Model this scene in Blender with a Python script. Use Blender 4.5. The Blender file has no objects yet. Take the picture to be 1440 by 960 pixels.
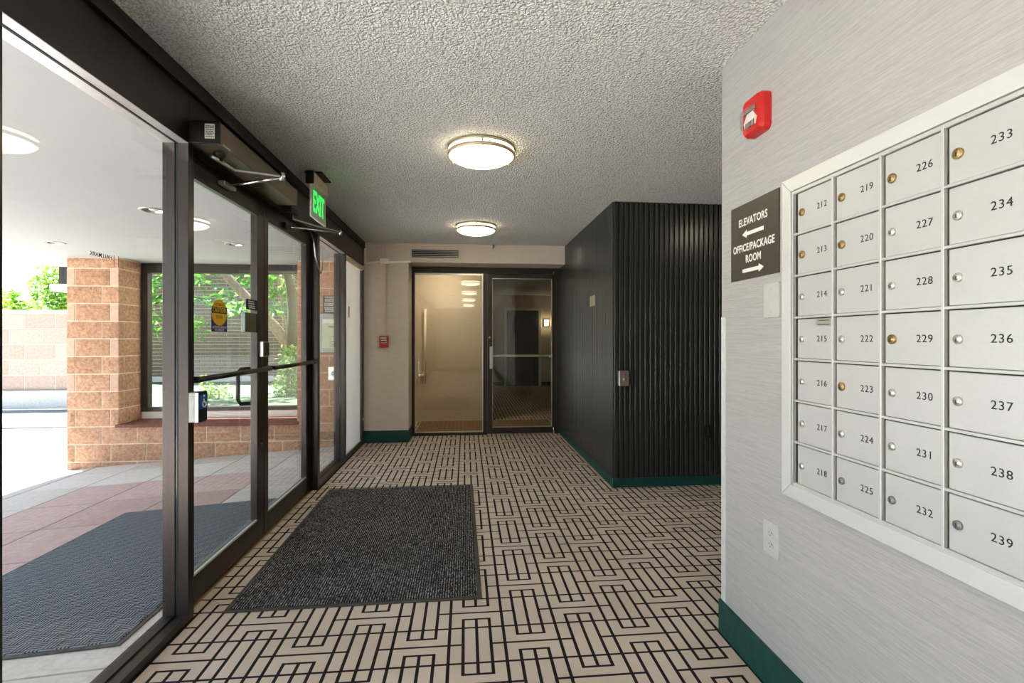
import bpy, bmesh, math, random
from mathutils import Vector, Matrix

S = bpy.context.scene
COL = S.collection
random.seed(7)

# ------------------------------------------------------------------ camera
F_PX, YAW = 680.0, math.atan(65 / 680.0)
cam_d = bpy.data.cameras.new('camera')
cam = bpy.data.objects.new('camera', cam_d)
COL.objects.link(cam)
cam.location = (0, 0, 1.27)
cam.rotation_euler = (math.pi / 2, 0, -YAW)
cam_d.sensor_fit = 'HORIZONTAL'
cam_d.sensor_width = 36.0
cam_d.lens = 36.0 * F_PX / 1440
cam_d.shift_y = -4 / 1440
cam_d.clip_start = 0.02
cam_d.clip_end = 400
S.camera = cam

# ------------------------------------------------------------------ sky, sun, exposure
SUN_DIR = Vector((0.46, -0.25, -0.85)).normalized()
world = bpy.data.worlds.new('sky')
S.world = world
world.use_nodes = True
wn = world.node_tree
bg = wn.nodes['Background']
sky = wn.nodes.new('ShaderNodeTexSky')
sky.sky_type = 'NISHITA'
sky.sun_disc = False
sky.sun_elevation = math.asin(-SUN_DIR.z)
sky.sun_rotation = math.atan2(-SUN_DIR.x, -SUN_DIR.y)
sky.air_density = 1.0
sky.dust_density = 0.6
wn.links.new(sky.outputs[0], bg.inputs[0])
bg.inputs[1].default_value = 0.12
sun_d = bpy.data.lights.new('sun', 'SUN')
sun_d.energy = 13.0
sun_d.angle = 0.009
sun_d.color = (1, 0.975, 0.96)
sun = bpy.data.objects.new('sun', sun_d)
sun.rotation_euler = SUN_DIR.to_track_quat('-Z', 'Y').to_euler()
sun.location = (-8, -6, 14)
COL.objects.link(sun)
LAMP_EMIT = 3.0

S.view_settings.view_transform = 'Standard'
S.view_settings.look = 'None'
S.view_settings.exposure = 2.15
S.view_settings.gamma = 1.0
S.view_settings.use_curve_mapping = False
S.cycles.use_denoising = True
S.cycles.max_bounces = 10
S.cycles.diffuse_bounces = 6
S.cycles.transparent_max_bounces = 24
S.cycles.sample_clamp_indirect = 6.0

# ------------------------------------------------------------------ materials
def srgb(r, g, b):
    f = lambda c: (c / 255 / 12.92) if c / 255 <= 0.04045 else ((c / 255 + 0.055) / 1.055) ** 2.4
    return (f(r), f(g), f(b), 1)


def new_mat(name):
    m = bpy.data.materials.new(name)
    m.use_nodes = True
    return m, m.node_tree, m.node_tree.nodes['Principled BSDF']


def noise(nt, scale, detail=3, vec=None, rough=0.5, coord='Object'):
    n = nt.nodes.new('ShaderNodeTexNoise')
    n.inputs['Scale'].default_value = scale
    n.inputs['Detail'].default_value = detail
    n.inputs['Roughness'].default_value = rough
    if vec is None:
        tc = nt.nodes.new('ShaderNodeTexCoord')
        vec = tc.outputs[coord]
    nt.links.new(vec, n.inputs['Vector'])
    return n.outputs['Fac']


def ramp(nt, fac, stops):
    r = nt.nodes.new('ShaderNodeValToRGB')
    e = r.color_ramp.elements
    while len(e) < len(stops):
        e.new(0.5)
    for k, (p, c) in zip(e, stops):
        k.position = p
        k.color = c
    nt.links.new(fac, r.inputs[0])
    return r.outputs[0]


def bump(nt, p, h, strength=0.5, dist=0.01):
    b = nt.nodes.new('ShaderNodeBump')
    b.inputs['Strength'].default_value = strength
    b.inputs['Distance'].default_value = dist
    nt.links.new(h, b.inputs['Height'])
    nt.links.new(b.outputs[0], p.inputs['Normal'])


def mapped(nt, scale, coord='Object', rot=(0, 0, 0)):
    tc = nt.nodes.new('ShaderNodeTexCoord')
    mp = nt.nodes.new('ShaderNodeMapping')
    mp.inputs['Scale'].default_value = scale
    mp.inputs['Rotation'].default_value = rot
    nt.links.new(tc.outputs[coord], mp.inputs['Vector'])
    return mp.outputs[0]


def world_mapped(nt, scale):
    g = nt.nodes.new('ShaderNodeNewGeometry')
    mp = nt.nodes.new('ShaderNodeMapping')
    mp.inputs['Scale'].default_value = scale
    nt.links.new(g.outputs['Position'], mp.inputs['Vector'])
    return mp.outputs[0]


def plain(name, c, rough=0.5, metal=0.0, spec=0.5, var=0.06, scale=30):
    """colour with a slight procedural mottling and micro relief"""
    m, nt, p = new_mat(name)
    c = srgb(*c)
    n = noise(nt, scale, 4)
    lo = tuple(k * (1 - var) for k in c[:3]) + (1,)
    hi = tuple(min(1, k * (1 + var)) for k in c[:3]) + (1,)
    nt.links.new(ramp(nt, n, [(0.3, lo), (0.7, hi)]), p.inputs['Base Color'])
    p.inputs['Roughness'].default_value = rough
    p.inputs['Metallic'].default_value = metal
    p.inputs['Specular IOR Level'].default_value = spec
    return m


def emit(name, c, s):
    m, nt, p = new_mat(name)
    p.inputs['Base Color'].default_value = c
    p.inputs['Emission Color'].default_value = c
    p.inputs['Emission Strength'].default_value = s
    return m


def glass(name, tint, ior=1.45, rough=0.0):
    m = bpy.data.materials.new(name)
    m.use_nodes = True
    nt = m.node_tree
    nt.nodes.remove(nt.nodes['Principled BSDF'])
    out = nt.nodes['Material Output']
    t = nt.nodes.new('ShaderNodeBsdfTransparent')
    t.inputs[0].default_value = tint
    g = nt.nodes.new('ShaderNodeBsdfGlossy')
    g.inputs['Roughness'].default_value = rough
    lw = nt.nodes.new('ShaderNodeLayerWeight')
    lw.inputs['Blend'].default_value = 0.5
    X.nt = nt
    r0 = ((ior - 1) / (ior + 1)) ** 2
    fr = X.op('POWER', X(lw.outputs['Facing']), 5.0) * (1 - r0) + r0
    mx = nt.nodes.new('ShaderNodeMixShader')
    nt.links.new(fr.v, mx.inputs[0])
    nt.links.new(t.outputs[0], mx.inputs[1])
    nt.links.new(g.outputs[0], mx.inputs[2])
    nt.links.new(mx.outputs[0], out.inputs[0])
    return m


class X:
    """tiny expression wrapper over Math nodes"""
    nt = None

    def __init__(s, v):
        s.v = v

    @staticmethod
    def op(o, *a):
        n = X.nt.nodes.new('ShaderNodeMath')
        n.operation = o
        for i, k in enumerate(a):
            k = k.v if isinstance(k, X) else k
            if isinstance(k, (int, float)):
                n.inputs[i].default_value = k
            else:
                X.nt.links.new(k, n.inputs[i])
        return X(n.outputs[0])

    def __add__(s, o): return X.op('ADD', s, o)
    def __sub__(s, o): return X.op('SUBTRACT', s, o)
    def __rsub__(s, o): return X.op('SUBTRACT', o, s)
    def __mul__(s, o): return X.op('MULTIPLY', s, o)
    def __truediv__(s, o): return X.op('DIVIDE', s, o)
    def lt(s, o): return X.op('LESS_THAN', s, o)
    def gt(s, o): return X.op('GREATER_THAN', s, o)
    def abs(s): return X.op('ABSOLUTE', s)
    def fract(s): return X.op('FRACT', s)
    def floor(s): return X.op('FLOOR', s)
    def min(s, o): return X.op('MINIMUM', s, o)
    def max(s, o): return X.op('MAXIMUM', s, o)
    def mod(s, o): return X.op('FLOORED_MODULO', s, o)


def mix_rgb(nt, fac, a, b, blend='MIX'):
    n = nt.nodes.new('ShaderNodeMix')
    n.data_type = 'RGBA'
    n.blend_type = blend
    for sock, v in ((n.inputs[0], fac), (n.inputs[6], a), (n.inputs[7], b)):
        if isinstance(v, (tuple, float, int)):
            sock.default_value = v
        else:
            nt.links.new(v, sock)
    return n.outputs[2]


def world_xy(nt):
    X.nt = nt
    g = nt.nodes.new('ShaderNodeNewGeometry')
    sp = nt.nodes.new('ShaderNodeSeparateXYZ')
    nt.links.new(g.outputs['Position'], sp.inputs[0])
    return X(sp.outputs[0]), X(sp.outputs[1])


def carpet_mat():
    m, nt, p = new_mat('lattice carpet')
    px, py = world_xy(nt)
    P = 0.2325
    x, y = (px + 0.069) / P, (py - 1.9) / P
    fx, fy = x.fract() * 4, y.fract()
    odd = (x.floor() + y.floor()).mod(2)
    even = 1 - odd
    wv, wh, e = 0.115, 0.024, 0.275
    ex, ey = fx.min(4 - fx), fy.min(1 - fy)
    line = ex.lt(wv).max(ey.lt(wh))
    v3 = (fx - 1).abs().lt(wv).max((fx - 2).abs().lt(wv)).max((fx - 3).abs().lt(wv))
    line = line.max(v3 * even.max(ey.lt(e + wh)))
    hb = odd * (ey - e).abs().lt(wh) * (fx - 2).abs().lt(1 + wv)
    mid = (fy - 0.5).abs().lt(wh) * odd.max(ex.lt(1.0))
    line = line.max(hb).max(mid)
    fib = noise(nt, 420, 2, world_mapped(nt, (1, 1, 1)))
    big = noise(nt, 2.2, 3, world_mapped(nt, (1, 1, 1)))
    beige = mix_rgb(nt, 1.0, ramp(nt, fib, [(0.3, srgb(178, 164, 151)), (0.7, srgb(233, 221, 209))]),
                    ramp(nt, big, [(0.3, (0.82, 0.8, 0.78, 1)), (0.7, (1, 1, 1, 1))]), 'MULTIPLY')
    dark = ramp(nt, fib, [(0.3, srgb(24, 20, 23)), (0.8, srgb(58, 50, 54))])
    nt.links.new(mix_rgb(nt, line.v, beige, dark), p.inputs['Base Color'])
    p.inputs['Roughness'].default_value = 0.95
    p.inputs['Specular IOR Level'].default_value = 0.1
    bump(nt, p, fib, 0.5, 0.003)
    return m


def wallpaper_mat(name, c, axis='y'):
    """grasscloth: fine horizontal streaks"""
    m, nt, p = new_mat(name)
    sc = (6, 6, 300) if axis == 'y' else (6, 6, 300)
    n = noise(nt, 1.0, 3, world_mapped(nt, sc), 0.6)
    f = noise(nt, 1.0, 2, world_mapped(nt, (30, 30, 700)), 0.6)
    c = srgb(*c)
    lo = tuple(k * 0.84 for k in c[:3]) + (1,)
    a = ramp(nt, n, [(0.35, lo), (0.62, c)])
    b = ramp(nt, f, [(0.3, (0.86, 0.86, 0.86, 1)), (0.6, (1, 1, 1, 1))])
    nt.links.new(mix_rgb(nt, 1.0, a, b, 'MULTIPLY'), p.inputs['Base Color'])
    p.inputs['Roughness'].default_value = 0.7
    p.inputs['Specular IOR Level'].default_value = 0.25
    bump(nt, p, f, 0.15, 0.002)
    return m


def popcorn_mat():
    m, nt, p = new_mat('popcorn plaster')
    v = nt.nodes.new('ShaderNodeTexVoronoi')
    v.feature = 'SMOOTH_F1'
    v.inputs['Scale'].default_value = 88
    v.inputs['Smoothness'].default_value = 0.15
    wv = world_mapped(nt, (1, 1, 1))
    # warp the lookup a little so that the blobs are irregular
    n1 = nt.nodes.new('ShaderNodeTexNoise')
    n1.inputs['Scale'].default_value = 45
    nt.links.new(wv, n1.inputs['Vector'])
    ad = nt.nodes.new('ShaderNodeVectorMath')
    ad.operation = 'MULTIPLY_ADD'
    nt.links.new(n1.outputs['Color'], ad.inputs[0])
    ad.inputs[1].default_value = (0.02, 0.02, 0.02)
    nt.links.new(wv, ad.inputs[2])
    nt.links.new(ad.outputs[0], v.inputs['Vector'])
    n2 = noise(nt, 150, 3, wv, 0.6)
    X.nt = nt
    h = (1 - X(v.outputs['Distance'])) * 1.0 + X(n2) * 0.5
    nt.links.new(ramp(nt, h.v, [(0.6, srgb(222, 220, 217)), (0.8, srgb(250, 250, 249))]), p.inputs['Base Color'])  # hollows between blobs coloured darker, their self-shadow put into the tint
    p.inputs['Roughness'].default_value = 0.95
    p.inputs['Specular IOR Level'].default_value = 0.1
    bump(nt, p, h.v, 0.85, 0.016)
    return m


def rib_mat():
    """indoor entrance mat: ribs running away from the camera, salt-and-pepper pile"""
    m, nt, p = new_mat('ribbed mat pile')
    px, py = world_xy(nt)
    rib = X.op('SINE', px * (2 * math.pi / 0.0125)) * 0.5 + 0.5
    f = noise(nt, 1, 2, world_mapped(nt, (230, 60, 230)), 0.7)
    g = noise(nt, 3, 2, world_mapped(nt, (1, 1, 1)))
    h = rib * 0.22 + X(f)
    base = ramp(nt, h.v, [(0.45, srgb(20, 20, 22)), (0.66, srgb(64, 64, 67)), (0.82, srgb(184, 184, 186))])
    nt.links.new(mix_rgb(nt, 1.0, base, ramp(nt, g, [(0.3, (0.8, 0.8, 0.8, 1)), (0.7, (1, 1, 1, 1))]), 'MULTIPLY'), p.inputs['Base Color'])
    p.inputs['Roughness'].default_value = 0.95
    p.inputs['Specular IOR Level'].default_value = 0.1
    bump(nt, p, h.v, 0.8, 0.006)
    return m


def weave_mat():
    """outdoor mat: short ribs in a basket weave"""
    m, nt, p = new_mat('basket weave mat pile')
    px, py = world_xy(nt)
    a, b = px * 1.0, py * 1.0
    c = 0.06
    par = ((a / c).floor() + (b / c).floor()).mod(2)
    s1 = X.op('SINE', a * (2 * math.pi / 0.015)) * 0.5 + 0.5
    s2 = X.op('SINE', b * (2 * math.pi / 0.015)) * 0.5 + 0.5
    h = s1 * par + s2 * (1 - par)
    f = noise(nt, 200, 2, world_mapped(nt, (1, 1, 1)))
    hh = h + X(f) * 0.3
    nt.links.new(ramp(nt, hh.v, [(0.25, srgb(34, 38, 44)), (0.6, srgb(76, 82, 90)), (1.0, srgb(142, 148, 156))]), p.inputs['Base Color'])
    p.inputs['Roughness'].default_value = 0.9
    bump(nt, p, h.v, 0.7, 0.006)
    return m


def stone_mat(name, lo, hi, rough_face=1.0):
    m, nt, p = new_mat(name)
    oi = nt.nodes.new('ShaderNodeObjectInfo')
    n = noise(nt, 28, 5, world_mapped(nt, (1, 1, 1)), 0.65)
    base = ramp(nt, n, [(0.3, srgb(*lo)), (0.7, srgb(*hi))])
    t = ramp(nt, oi.outputs['Random'], [(0.0, (0.84, 0.82, 0.8, 1)), (1.0, (1, 1, 1, 1))])
    nt.links.new(mix_rgb(nt, 1.0, base, t, 'MULTIPLY'), p.inputs['Base Color'])
    p.inputs['Roughness'].default_value = 0.9
    p.inputs['Specular IOR Level'].default_value = 0.15
    n2 = noise(nt, 55, 4, world_mapped(nt, (1, 1, 1)), 0.7)
    bump(nt, p, n2, rough_face, 0.012)
    return m


def leaf_mat(name, c1, c2, c3):
    m, nt, p = new_mat(name)
    g = nt.nodes.new('ShaderNodeNewGeometry')
    c = ramp(nt, g.outputs['Random Per Island'], [(0.0, srgb(*c1)), (0.5, srgb(*c2)), (1.0, srgb(*c3))])
    nt.links.new(c, p.inputs['Base Color'])
    p.inputs['Roughness'].default_value = 0.5
    tr = nt.nodes.new('ShaderNodeBsdfTranslucent')
    nt.links.new(c, tr.inputs[0])
    mx = nt.nodes.new('ShaderNodeMixShader')
    mx.inputs[0].default_value = 0.4
    nt.links.new(p.outputs[0], mx.inputs[1])
    nt.links.new(tr.outputs[0], mx.inputs[2])
    nt.links.new(mx.outputs[0], nt.nodes['Material Output'].inputs[0])
    return m


def brushed_mat(name, c, metal=0.6, rough=0.38):
    m, nt, p = new_mat(name)
    n = noise(nt, 1, 3, world_mapped(nt, (60, 60, 900)), 0.6)
    c = srgb(*c)
    lo = tuple(k * 0.93 for k in c[:3]) + (1,)
    nt.links.new(ramp(nt, n, [(0.3, lo), (0.7, c)]), p.inputs['Base Color'])
    p.inputs['Metallic'].default_value = metal
    p.inputs['Roughness'].default_value = rough
    return m


M = dict(
    carpet=carpet_mat(),
    paper=wallpaper_mat('pale grey grasscloth', (184, 181, 179)),
    paper_back=wallpaper_mat('beige grasscloth', (224, 210, 195)),
    popcorn=popcorn_mat(),
    rib=rib_mat(),
    weave=weave_mat(),
    rubber=plain('black rubber border', (62, 60, 57), 0.6),
    bronze=plain('dark bronze aluminium', (72, 66, 64), 0.33, 0.85, 0.5, 0.05, 14),
    op_bronze=plain('light bronze operator cover', (128, 114, 96), 0.36, 0.8, 0.5, 0.04, 10),
    bronze2=plain('brown bronze door frame', (50, 40, 37), 0.38, 0.2),
    gasket=plain('black gasket', (14, 14, 15), 0.6),
    black=plain('black plastic', (20, 20, 21), 0.45),
    panel=plain('charcoal painted batten', (44, 47, 46), 0.26, 0, 0.5, 0.1, 9),
    groove=plain('black groove board', (14, 15, 15), 0.6),
    base_green=plain('deep green base', (13, 66, 60), 0.55, 0, 0.4, 0.22, 25),
    alu=brushed_mat('satin aluminium door', (206, 206, 206), 0.35, 0.42),
    alu_frame=brushed_mat('pale aluminium frame', (222, 222, 221), 0.3, 0.4),
    alu_bar=brushed_mat('aluminium divider', (212, 212, 210), 0.4, 0.4),
    recess=plain('shadowed brass side', (78, 70, 56), 0.45, 0.5),  # shade of the recess beside each divider, put into the colour
    stop=plain('mill aluminium stop', (214, 214, 216), 0.3, 0.6),
    guard=plain('bright satin steel', (226, 226, 228), 0.35, 0.25),
    steel=plain('stainless steel', (196, 195, 192), 0.3, 0.9, 0.5, 0.04),
    chrome=plain('chrome', (225, 225, 228), 0.16, 1.0, 0.5, 0.02),
    brass=plain('worn brass', (172, 146, 104), 0.3, 0.9),
    nickel=plain('nickel lock face', (208, 206, 200), 0.3, 0.8),
    greylock=plain('dull zinc lock face', (138, 140, 144), 0.4, 0.7),
    ink=plain('black ink', (28, 28, 30), 0.7),
    white=plain('white print', (238, 236, 230), 0.5),
    sign=plain('dark brown sign face', (68, 61, 50), 0.4),
    red=plain('red alarm plastic', (200, 30, 24), 0.35),
    dred=plain('dusty red alarm plastic', (176, 62, 60), 0.4),
    cream=plain('cream paint', (250, 244, 232), 0.5),
    beige=plain('beige paint', (210, 190, 165), 0.55),
    offwhite=plain('off white plate', (190, 188, 185), 0.45),
    shadeplastic=plain('ivory shade cassette', (226, 206, 174), 0.4),
    canopy=plain('white canopy stucco', (184, 184, 183), 0.85, 0, 0.2, 0.02, 6),
    tile_grey=stone_mat('grey paving tile', (208, 202, 195), (232, 227, 220), 0.15),
    tile_mauve=stone_mat('mauve paving tile', (196, 168, 163), (216, 190, 184), 0.15),
    concrete=stone_mat('pale concrete', (206, 202, 195), (232, 228, 222), 0.25),
    asphalt=stone_mat('bleached driveway concrete', (140, 138, 135), (160, 158, 154), 0.2),
    stone=stone_mat('split face tan block', (172, 124, 96), (226, 184, 154), 1.0),
    stone_smooth=stone_mat('smooth tan block', (206, 170, 148), (226, 196, 176), 0.25),
    stone_far=stone_mat('pink grey wall block', (184, 158, 142), (212, 190, 175), 0.5),
    mortar=stone_mat('pale mortar', (236, 210, 188), (246, 226, 206), 0.2),
    bmortar=stone_mat('light brick mortar', (208, 196, 178), (226, 216, 200), 0.3),
    brick=stone_mat('grey brown brick', (84, 72, 64), (134, 116, 100), 0.4),
    sill=stone_mat('red brown sill', (122, 78, 70), (150, 102, 94), 0.25),
    wood=plain('bark', (150, 130, 110), 0.9, 0, 0.2, 0.3, 30),
    bark2=plain('mossy bark', (84, 82, 62), 0.95, 0, 0.2, 0.35, 30),
    leaf_a=leaf_mat('bright leaves', (62, 112, 34), (126, 168, 56), (186, 206, 96)),
    leaf_b=leaf_mat('glossy leaves', (44, 92, 34), (86, 140, 48), (150, 190, 84)),
    leaf_c=leaf_mat('shrub leaves', (58, 96, 40), (110, 146, 62), (170, 186, 92)),
    lawn=stone_mat('pale dry lawn', (74, 90, 68), (104, 118, 96), 0.4),
    pane=glass('clear pane', (0.93, 0.95, 0.945, 1), 1.45),
    pane_tint=glass('bronze tinted pane', (0.9, 0.885, 0.80, 1), 1.6),
    pane_out=glass('clear outer pane', (0.9, 0.94, 0.93, 1), 1.45),
    runner=plain('brown runner', (128, 100, 78), 0.8, 0, 0.3, 0.15, 60),
    bowl=emit('opal glass bowl', (1.0, 0.88, 0.64, 1), LAMP_EMIT),
    bowl_bright=emit('brighter opal bowl', (1.0, 0.9, 0.72, 1), LAMP_EMIT * 2.3),
    bandm=plain('satin nickel band', (206, 190, 158), 0.35, 0.7),
    exit_green=emit('exit green', (0.02, 0.9, 0.09, 1), 0.32),
    exit_panel=plain('edge lit exit panel', (172, 196, 168), 0.35),
    yellow=plain('yellow decal', (226, 176, 22), 0.5),
    navy=plain('navy decal', (26, 30, 104), 0.5),
    blue=plain('blue access square', (24, 78, 150), 0.4),
    greyplastic=plain('grey metal box', (150, 150, 148), 0.4, 0.5),
    mirror=plain('polished grey plate', (122, 128, 120), 0.25, 0.8),
    lens=glass('clear strobe lens', (0.95, 0.93, 0.92, 1), 1.5),
    lcd=plain('pale display', (196, 206, 172), 0.3),
)
# translucent roller blind cloth
_m, _nt, _p = new_mat('translucent blind cloth')
_p.inputs['Base Color'].default_value = srgb(240, 238, 234)
_p.inputs['Roughness'].default_value = 0.8
_t = _nt.nodes.new('ShaderNodeBsdfTranslucent')
_t.inputs[0].default_value = srgb(246, 243, 240)
_x = _nt.nodes.new('ShaderNodeMixShader')
_x.inputs[0].default_value = 0.6
_nt.links.new(_p.outputs[0], _x.inputs[1])
_nt.links.new(_t.outputs[0], _x.inputs[2])
_nt.links.new(_x.outputs[0], _nt.nodes['Material Output'].inputs[0])
M['cloth'] = _m

# ------------------------------------------------------------------ object helpers
FR = {  # local x (reading direction), y (up), z (out of the wall)
    'W': Matrix.Identity(3),
    'R': Matrix(((0, 0, -1), (-1, 0, 0), (0, 1, 0))),   # on a wall facing -X
    'L': Matrix(((0, 0, 1), (1, 0, 0), (0, 1, 0))),     # on a wall facing +X
    'B': Matrix(((1, 0, 0), (0, 0, -1), (0, 1, 0))),    # on a wall facing -Y
}
OFF = {}


def tag(o, label=None, cat=None, group=None, kind=None):
    if label: o['label'] = label
    if cat: o['category'] = cat
    if group: o['group'] = group
    if kind: o['kind'] = kind
    return o


def thing(name, label, cat, loc=(0, 0, 0), frame='W', group=None, kind=None):
    o = bpy.data.objects.new(name, None)
    o.empty_display_size = 0.05
    COL.objects.link(o)
    o.matrix_world = Matrix.Translation(Vector(loc)) @ FR[frame].to_4x4()
    OFF[o] = Vector((0, 0, 0))
    return tag(o, label, cat, group, kind)


def link(name, me, c, mat, parent=None):
    o = bpy.data.objects.new(name, me)
    COL.objects.link(o)
    if mat is not None and not me.materials:
        me.materials.append(mat)
    c = Vector(c)
    OFF[o] = c.copy()
    if parent is not None:
        o.parent = parent
        o.location = c - OFF[parent]
    else:
        o.location = c
    return o


def bm_box(bm, b, bev=0.0, seg=1):
    x0, x1, y0, y1, z0, z1 = b
    r = bmesh.ops.create_cube(bm, size=1)
    vs = r['verts']
    for v in vs:
        v.co = Vector(((x0 + x1) / 2 + v.co.x * (x1 - x0), (y0 + y1) / 2 + v.co.y * (y1 - y0), (z0 + z1) / 2 + v.co.z * (z1 - z0)))
    if bev:
        es = list({e for v in vs for e in v.link_edges})
        bmesh.ops.bevel(bm, geom=es, offset=bev, segments=seg, affect='EDGES', profile=0.5)


def finish(bm, name, mat, parent, smooth=False, c=None):
    if c is None:
        lo = [min(v.co[i] for v in bm.verts) for i in range(3)]
        hi = [max(v.co[i] for v in bm.verts) for i in range(3)]
        c = Vector([(lo[i] + hi[i]) / 2 for i in range(3)])
    c = Vector(c)
    for v in bm.verts:
        v.co -= c
    if smooth:
        for f in bm.faces:
            f.smooth = True
    bmesh.ops.recalc_face_normals(bm, faces=bm.faces)
    me = bpy.data.meshes.new(name)
    bm.to_mesh(me)
    bm.free()
    return link(name, me, c, mat, parent)


def box(name, b, mat, parent=None, bev=0.0, seg=1):
    bm = bmesh.new()
    bm_box(bm, b, bev, seg)
    return finish(bm, name, mat, parent)


def boxes(name, bs, mat, parent=None, bev=0.0):
    bm = bmesh.new()
    for b in bs:
        bm_box(bm, b, bev)
    return finish(bm, name, mat, parent)


def bm_tube(bm, pts, r, seg=8, cap=True):
    pts = [Vector(p) for p in pts]
    rs = r if isinstance(r, (list, tuple)) else [r] * len(pts)
    rings = []
    up0 = None
    for i, p in enumerate(pts):
        d = (pts[min(i + 1, len(pts) - 1)] - pts[max(i - 1, 0)]).normalized()
        if up0 is None:
            up0 = Vector((0, 0, 1)) if abs(d.z) < 0.9 else Vector((1, 0, 0))
        s = d.cross(up0).normalized()
        u = s.cross(d).normalized()
        up0 = u
        rings.append([bm.verts.new(p + (s * math.cos(2 * math.pi * k / seg) + u * math.sin(2 * math.pi * k / seg)) * rs[i]) for k in range(seg)])
    for a, b in zip(rings, rings[1:]):
        for k in range(seg):
            bm.faces.new((a[k], a[(k + 1) % seg], b[(k + 1) % seg], b[k]))
    if cap:
        bm.faces.new(rings[0][::-1])
        bm.faces.new(rings[-1])


def tube(name, pts, r, mat, parent=None, seg=8):
    bm = bmesh.new()
    bm_tube(bm, pts, r, seg)
    return finish(bm, name, mat, parent, True)


def lathe(name, prof, mat, parent=None, c=(0, 0, 0), seg=40, axis='z', smooth=True):
    """profile of (radius, height) turned about local z (or y) at c"""
    bm = bmesh.new()
    rings = []
    for r, h in prof:
        if r < 1e-6:
            rings.append([bm.verts.new((0, 0, h))])
        else:
            rings.append([bm.verts.new((r * math.cos(2 * math.pi * k / seg), r * math.sin(2 * math.pi * k / seg), h)) for k in range(seg)])
    for a, b in zip(rings, rings[1:]):
        for k in range(seg):
            k2 = (k + 1) % seg
            if len(a) == 1 and len(b) == 1:
                continue
            if len(a) == 1:
                bm.faces.new((a[0], b[k], b[k2]))
            elif len(b) == 1:
                bm.faces.new((a[k], a[k2], b[0]))
            else:
                bm.faces.new((a[k], a[k2], b[k2], b[k]))
    c = Vector(c)
    for v in bm.verts:
        v.co += c
    o = finish(bm, name, mat, parent, smooth)
    return o


def prism(name, pts, z0, z1, mat, parent=None, bev=0.0):
    """polygon in local xy extruded from z0 to z1"""
    bm = bmesh.new()
    a = [bm.verts.new((x, y, z0)) for x, y in pts]
    b = [bm.verts.new((x, y, z1)) for x, y in pts]
    bm.faces.new(a[::-1])
    top = bm.faces.new(b)
    n = len(pts)
    for k in range(n):
        bm.faces.new((a[k], a[(k + 1) % n], b[(k + 1) % n], b[k]))
    if bev:
        bmesh.ops.bevel(bm, geom=list(top.edges), offset=bev, segments=2, affect='EDGES', profile=0.5)
    return finish(bm, name, mat, parent)


def text(name, s, size, mat, parent, c, bold=0.0, align='CENTER', ext=0.0004, squeeze=1.0, spacing=1.0, fit=None):
    """flat lettering in the parent's local xy at c"""
    cu = bpy.data.curves.new(name, 'FONT')
    cu.body = s
    cu.size = size
    cu.offset = bold
    cu.extrude = ext
    cu.align_x = align
    cu.align_y = 'CENTER'
    cu.space_character = spacing
    cu.resolution_u = 3
    cu.materials.append(mat)
    tmp = bpy.data.objects.new('tmp', cu)
    me = bpy.data.meshes.new_from_object(tmp)
    bpy.data.objects.remove(tmp)
    bpy.data.curves.remove(cu)
    if fit:
        w_ = max(v.co.x for v in me.vertices) - min(v.co.x for v in me.vertices)
        squeeze = fit / w_
    for v in me.vertices:
        v.co.x *= squeeze
    o = bpy.data.objects.new(name, me)
    COL.objects.link(o)
    o.parent = parent
    o.location = Vector(c) - OFF[parent]
    OFF[o] = Vector(c)
    return o


def ellipse(cx, cy, a, b, n=32, t0=0, t1=2 * math.pi):
    return [(cx + a * math.cos(t0 + (t1 - t0) * k / n), cy + b * math.sin(t0 + (t1 - t0) * k / n)) for k in range(n)]


def rrect(x0, x1, y0, y1, r, n=4):
    out = []
    for cx, cy, t in ((x1 - r, y1 - r, 0), (x0 + r, y1 - r, 1), (x0 + r, y0 + r, 2), (x1 - r, y0 + r, 3)):
        for k in range(n + 1):
            a = (t + k / n) * math.pi / 2
            out.append((cx + r * math.cos(a), cy + r * math.sin(a)))
    return out


def copy_tree(o, parent=None):
    c = o.copy()
    COL.objects.link(c)
    if parent is not None:
        c.parent = parent
    for ch in list(o.children):
        copy_tree(ch, c)
    return c


def dashes(name, mat, parent, x0, x1, ys, h, z, seed=1):
    """unreadable small print: rows of short strokes"""
    rnd = random.Random(seed)
    bm = bmesh.new()
    for y in ys:
        x = x0 + rnd.random() * 0.1 * (x1 - x0)
        end = x1 - rnd.random() * 0.25 * (x1 - x0)
        while x < end:
            w = h * rnd.uniform(0.5, 1.4)
            bm_box(bm, (x, min(x + w, end), y - h / 2, y + h / 2, z, z + 0.0004))
            x += w + h * 0.35
    return finish(bm, name, mat, parent)


# ------------------------------------------------------------------ setting: floor, ceiling, walls
XI, XO, XG = -1.235, -1.345, -1.285         # storefront: inner face, outer face, glass
CEIL = 2.44
floor = tag(box('floor', (XO, 5.2, -6.6, 14.2, -0.12, 0.0), M['carpet']), 'beige carpet with a dark brown interlocking lattice pattern', 'floor', kind='structure')
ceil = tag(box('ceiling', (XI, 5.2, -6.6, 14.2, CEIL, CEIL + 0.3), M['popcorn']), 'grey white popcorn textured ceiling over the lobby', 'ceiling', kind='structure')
wr = tag(boxes('wall_right', [(1.105, 1.56, -6.4, 2.0, 0, CEIL), (1.56, 5.0, 0.3, 0.5, 0, CEIL)], M['paper']), 'pale grey grasscloth wall around the mailboxes', 'wall', kind='structure')
wb = tag(boxes('wall_back', [(XI - 0.1, -0.70, 6.03, 6.47, 0, CEIL), (-0.70, 1.262, 6.03, 6.47, 2.21, CEIL)], M['paper_back']), 'beige grasscloth wall and beam at the end of the lobby', 'wall', kind='structure')
tag(box('wall_front', (XO, 5.2, -6.6, -6.4, 0, CEIL), M['paper']), 'pale grey wall behind the viewpoint', 'wall', kind='structure')
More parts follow.
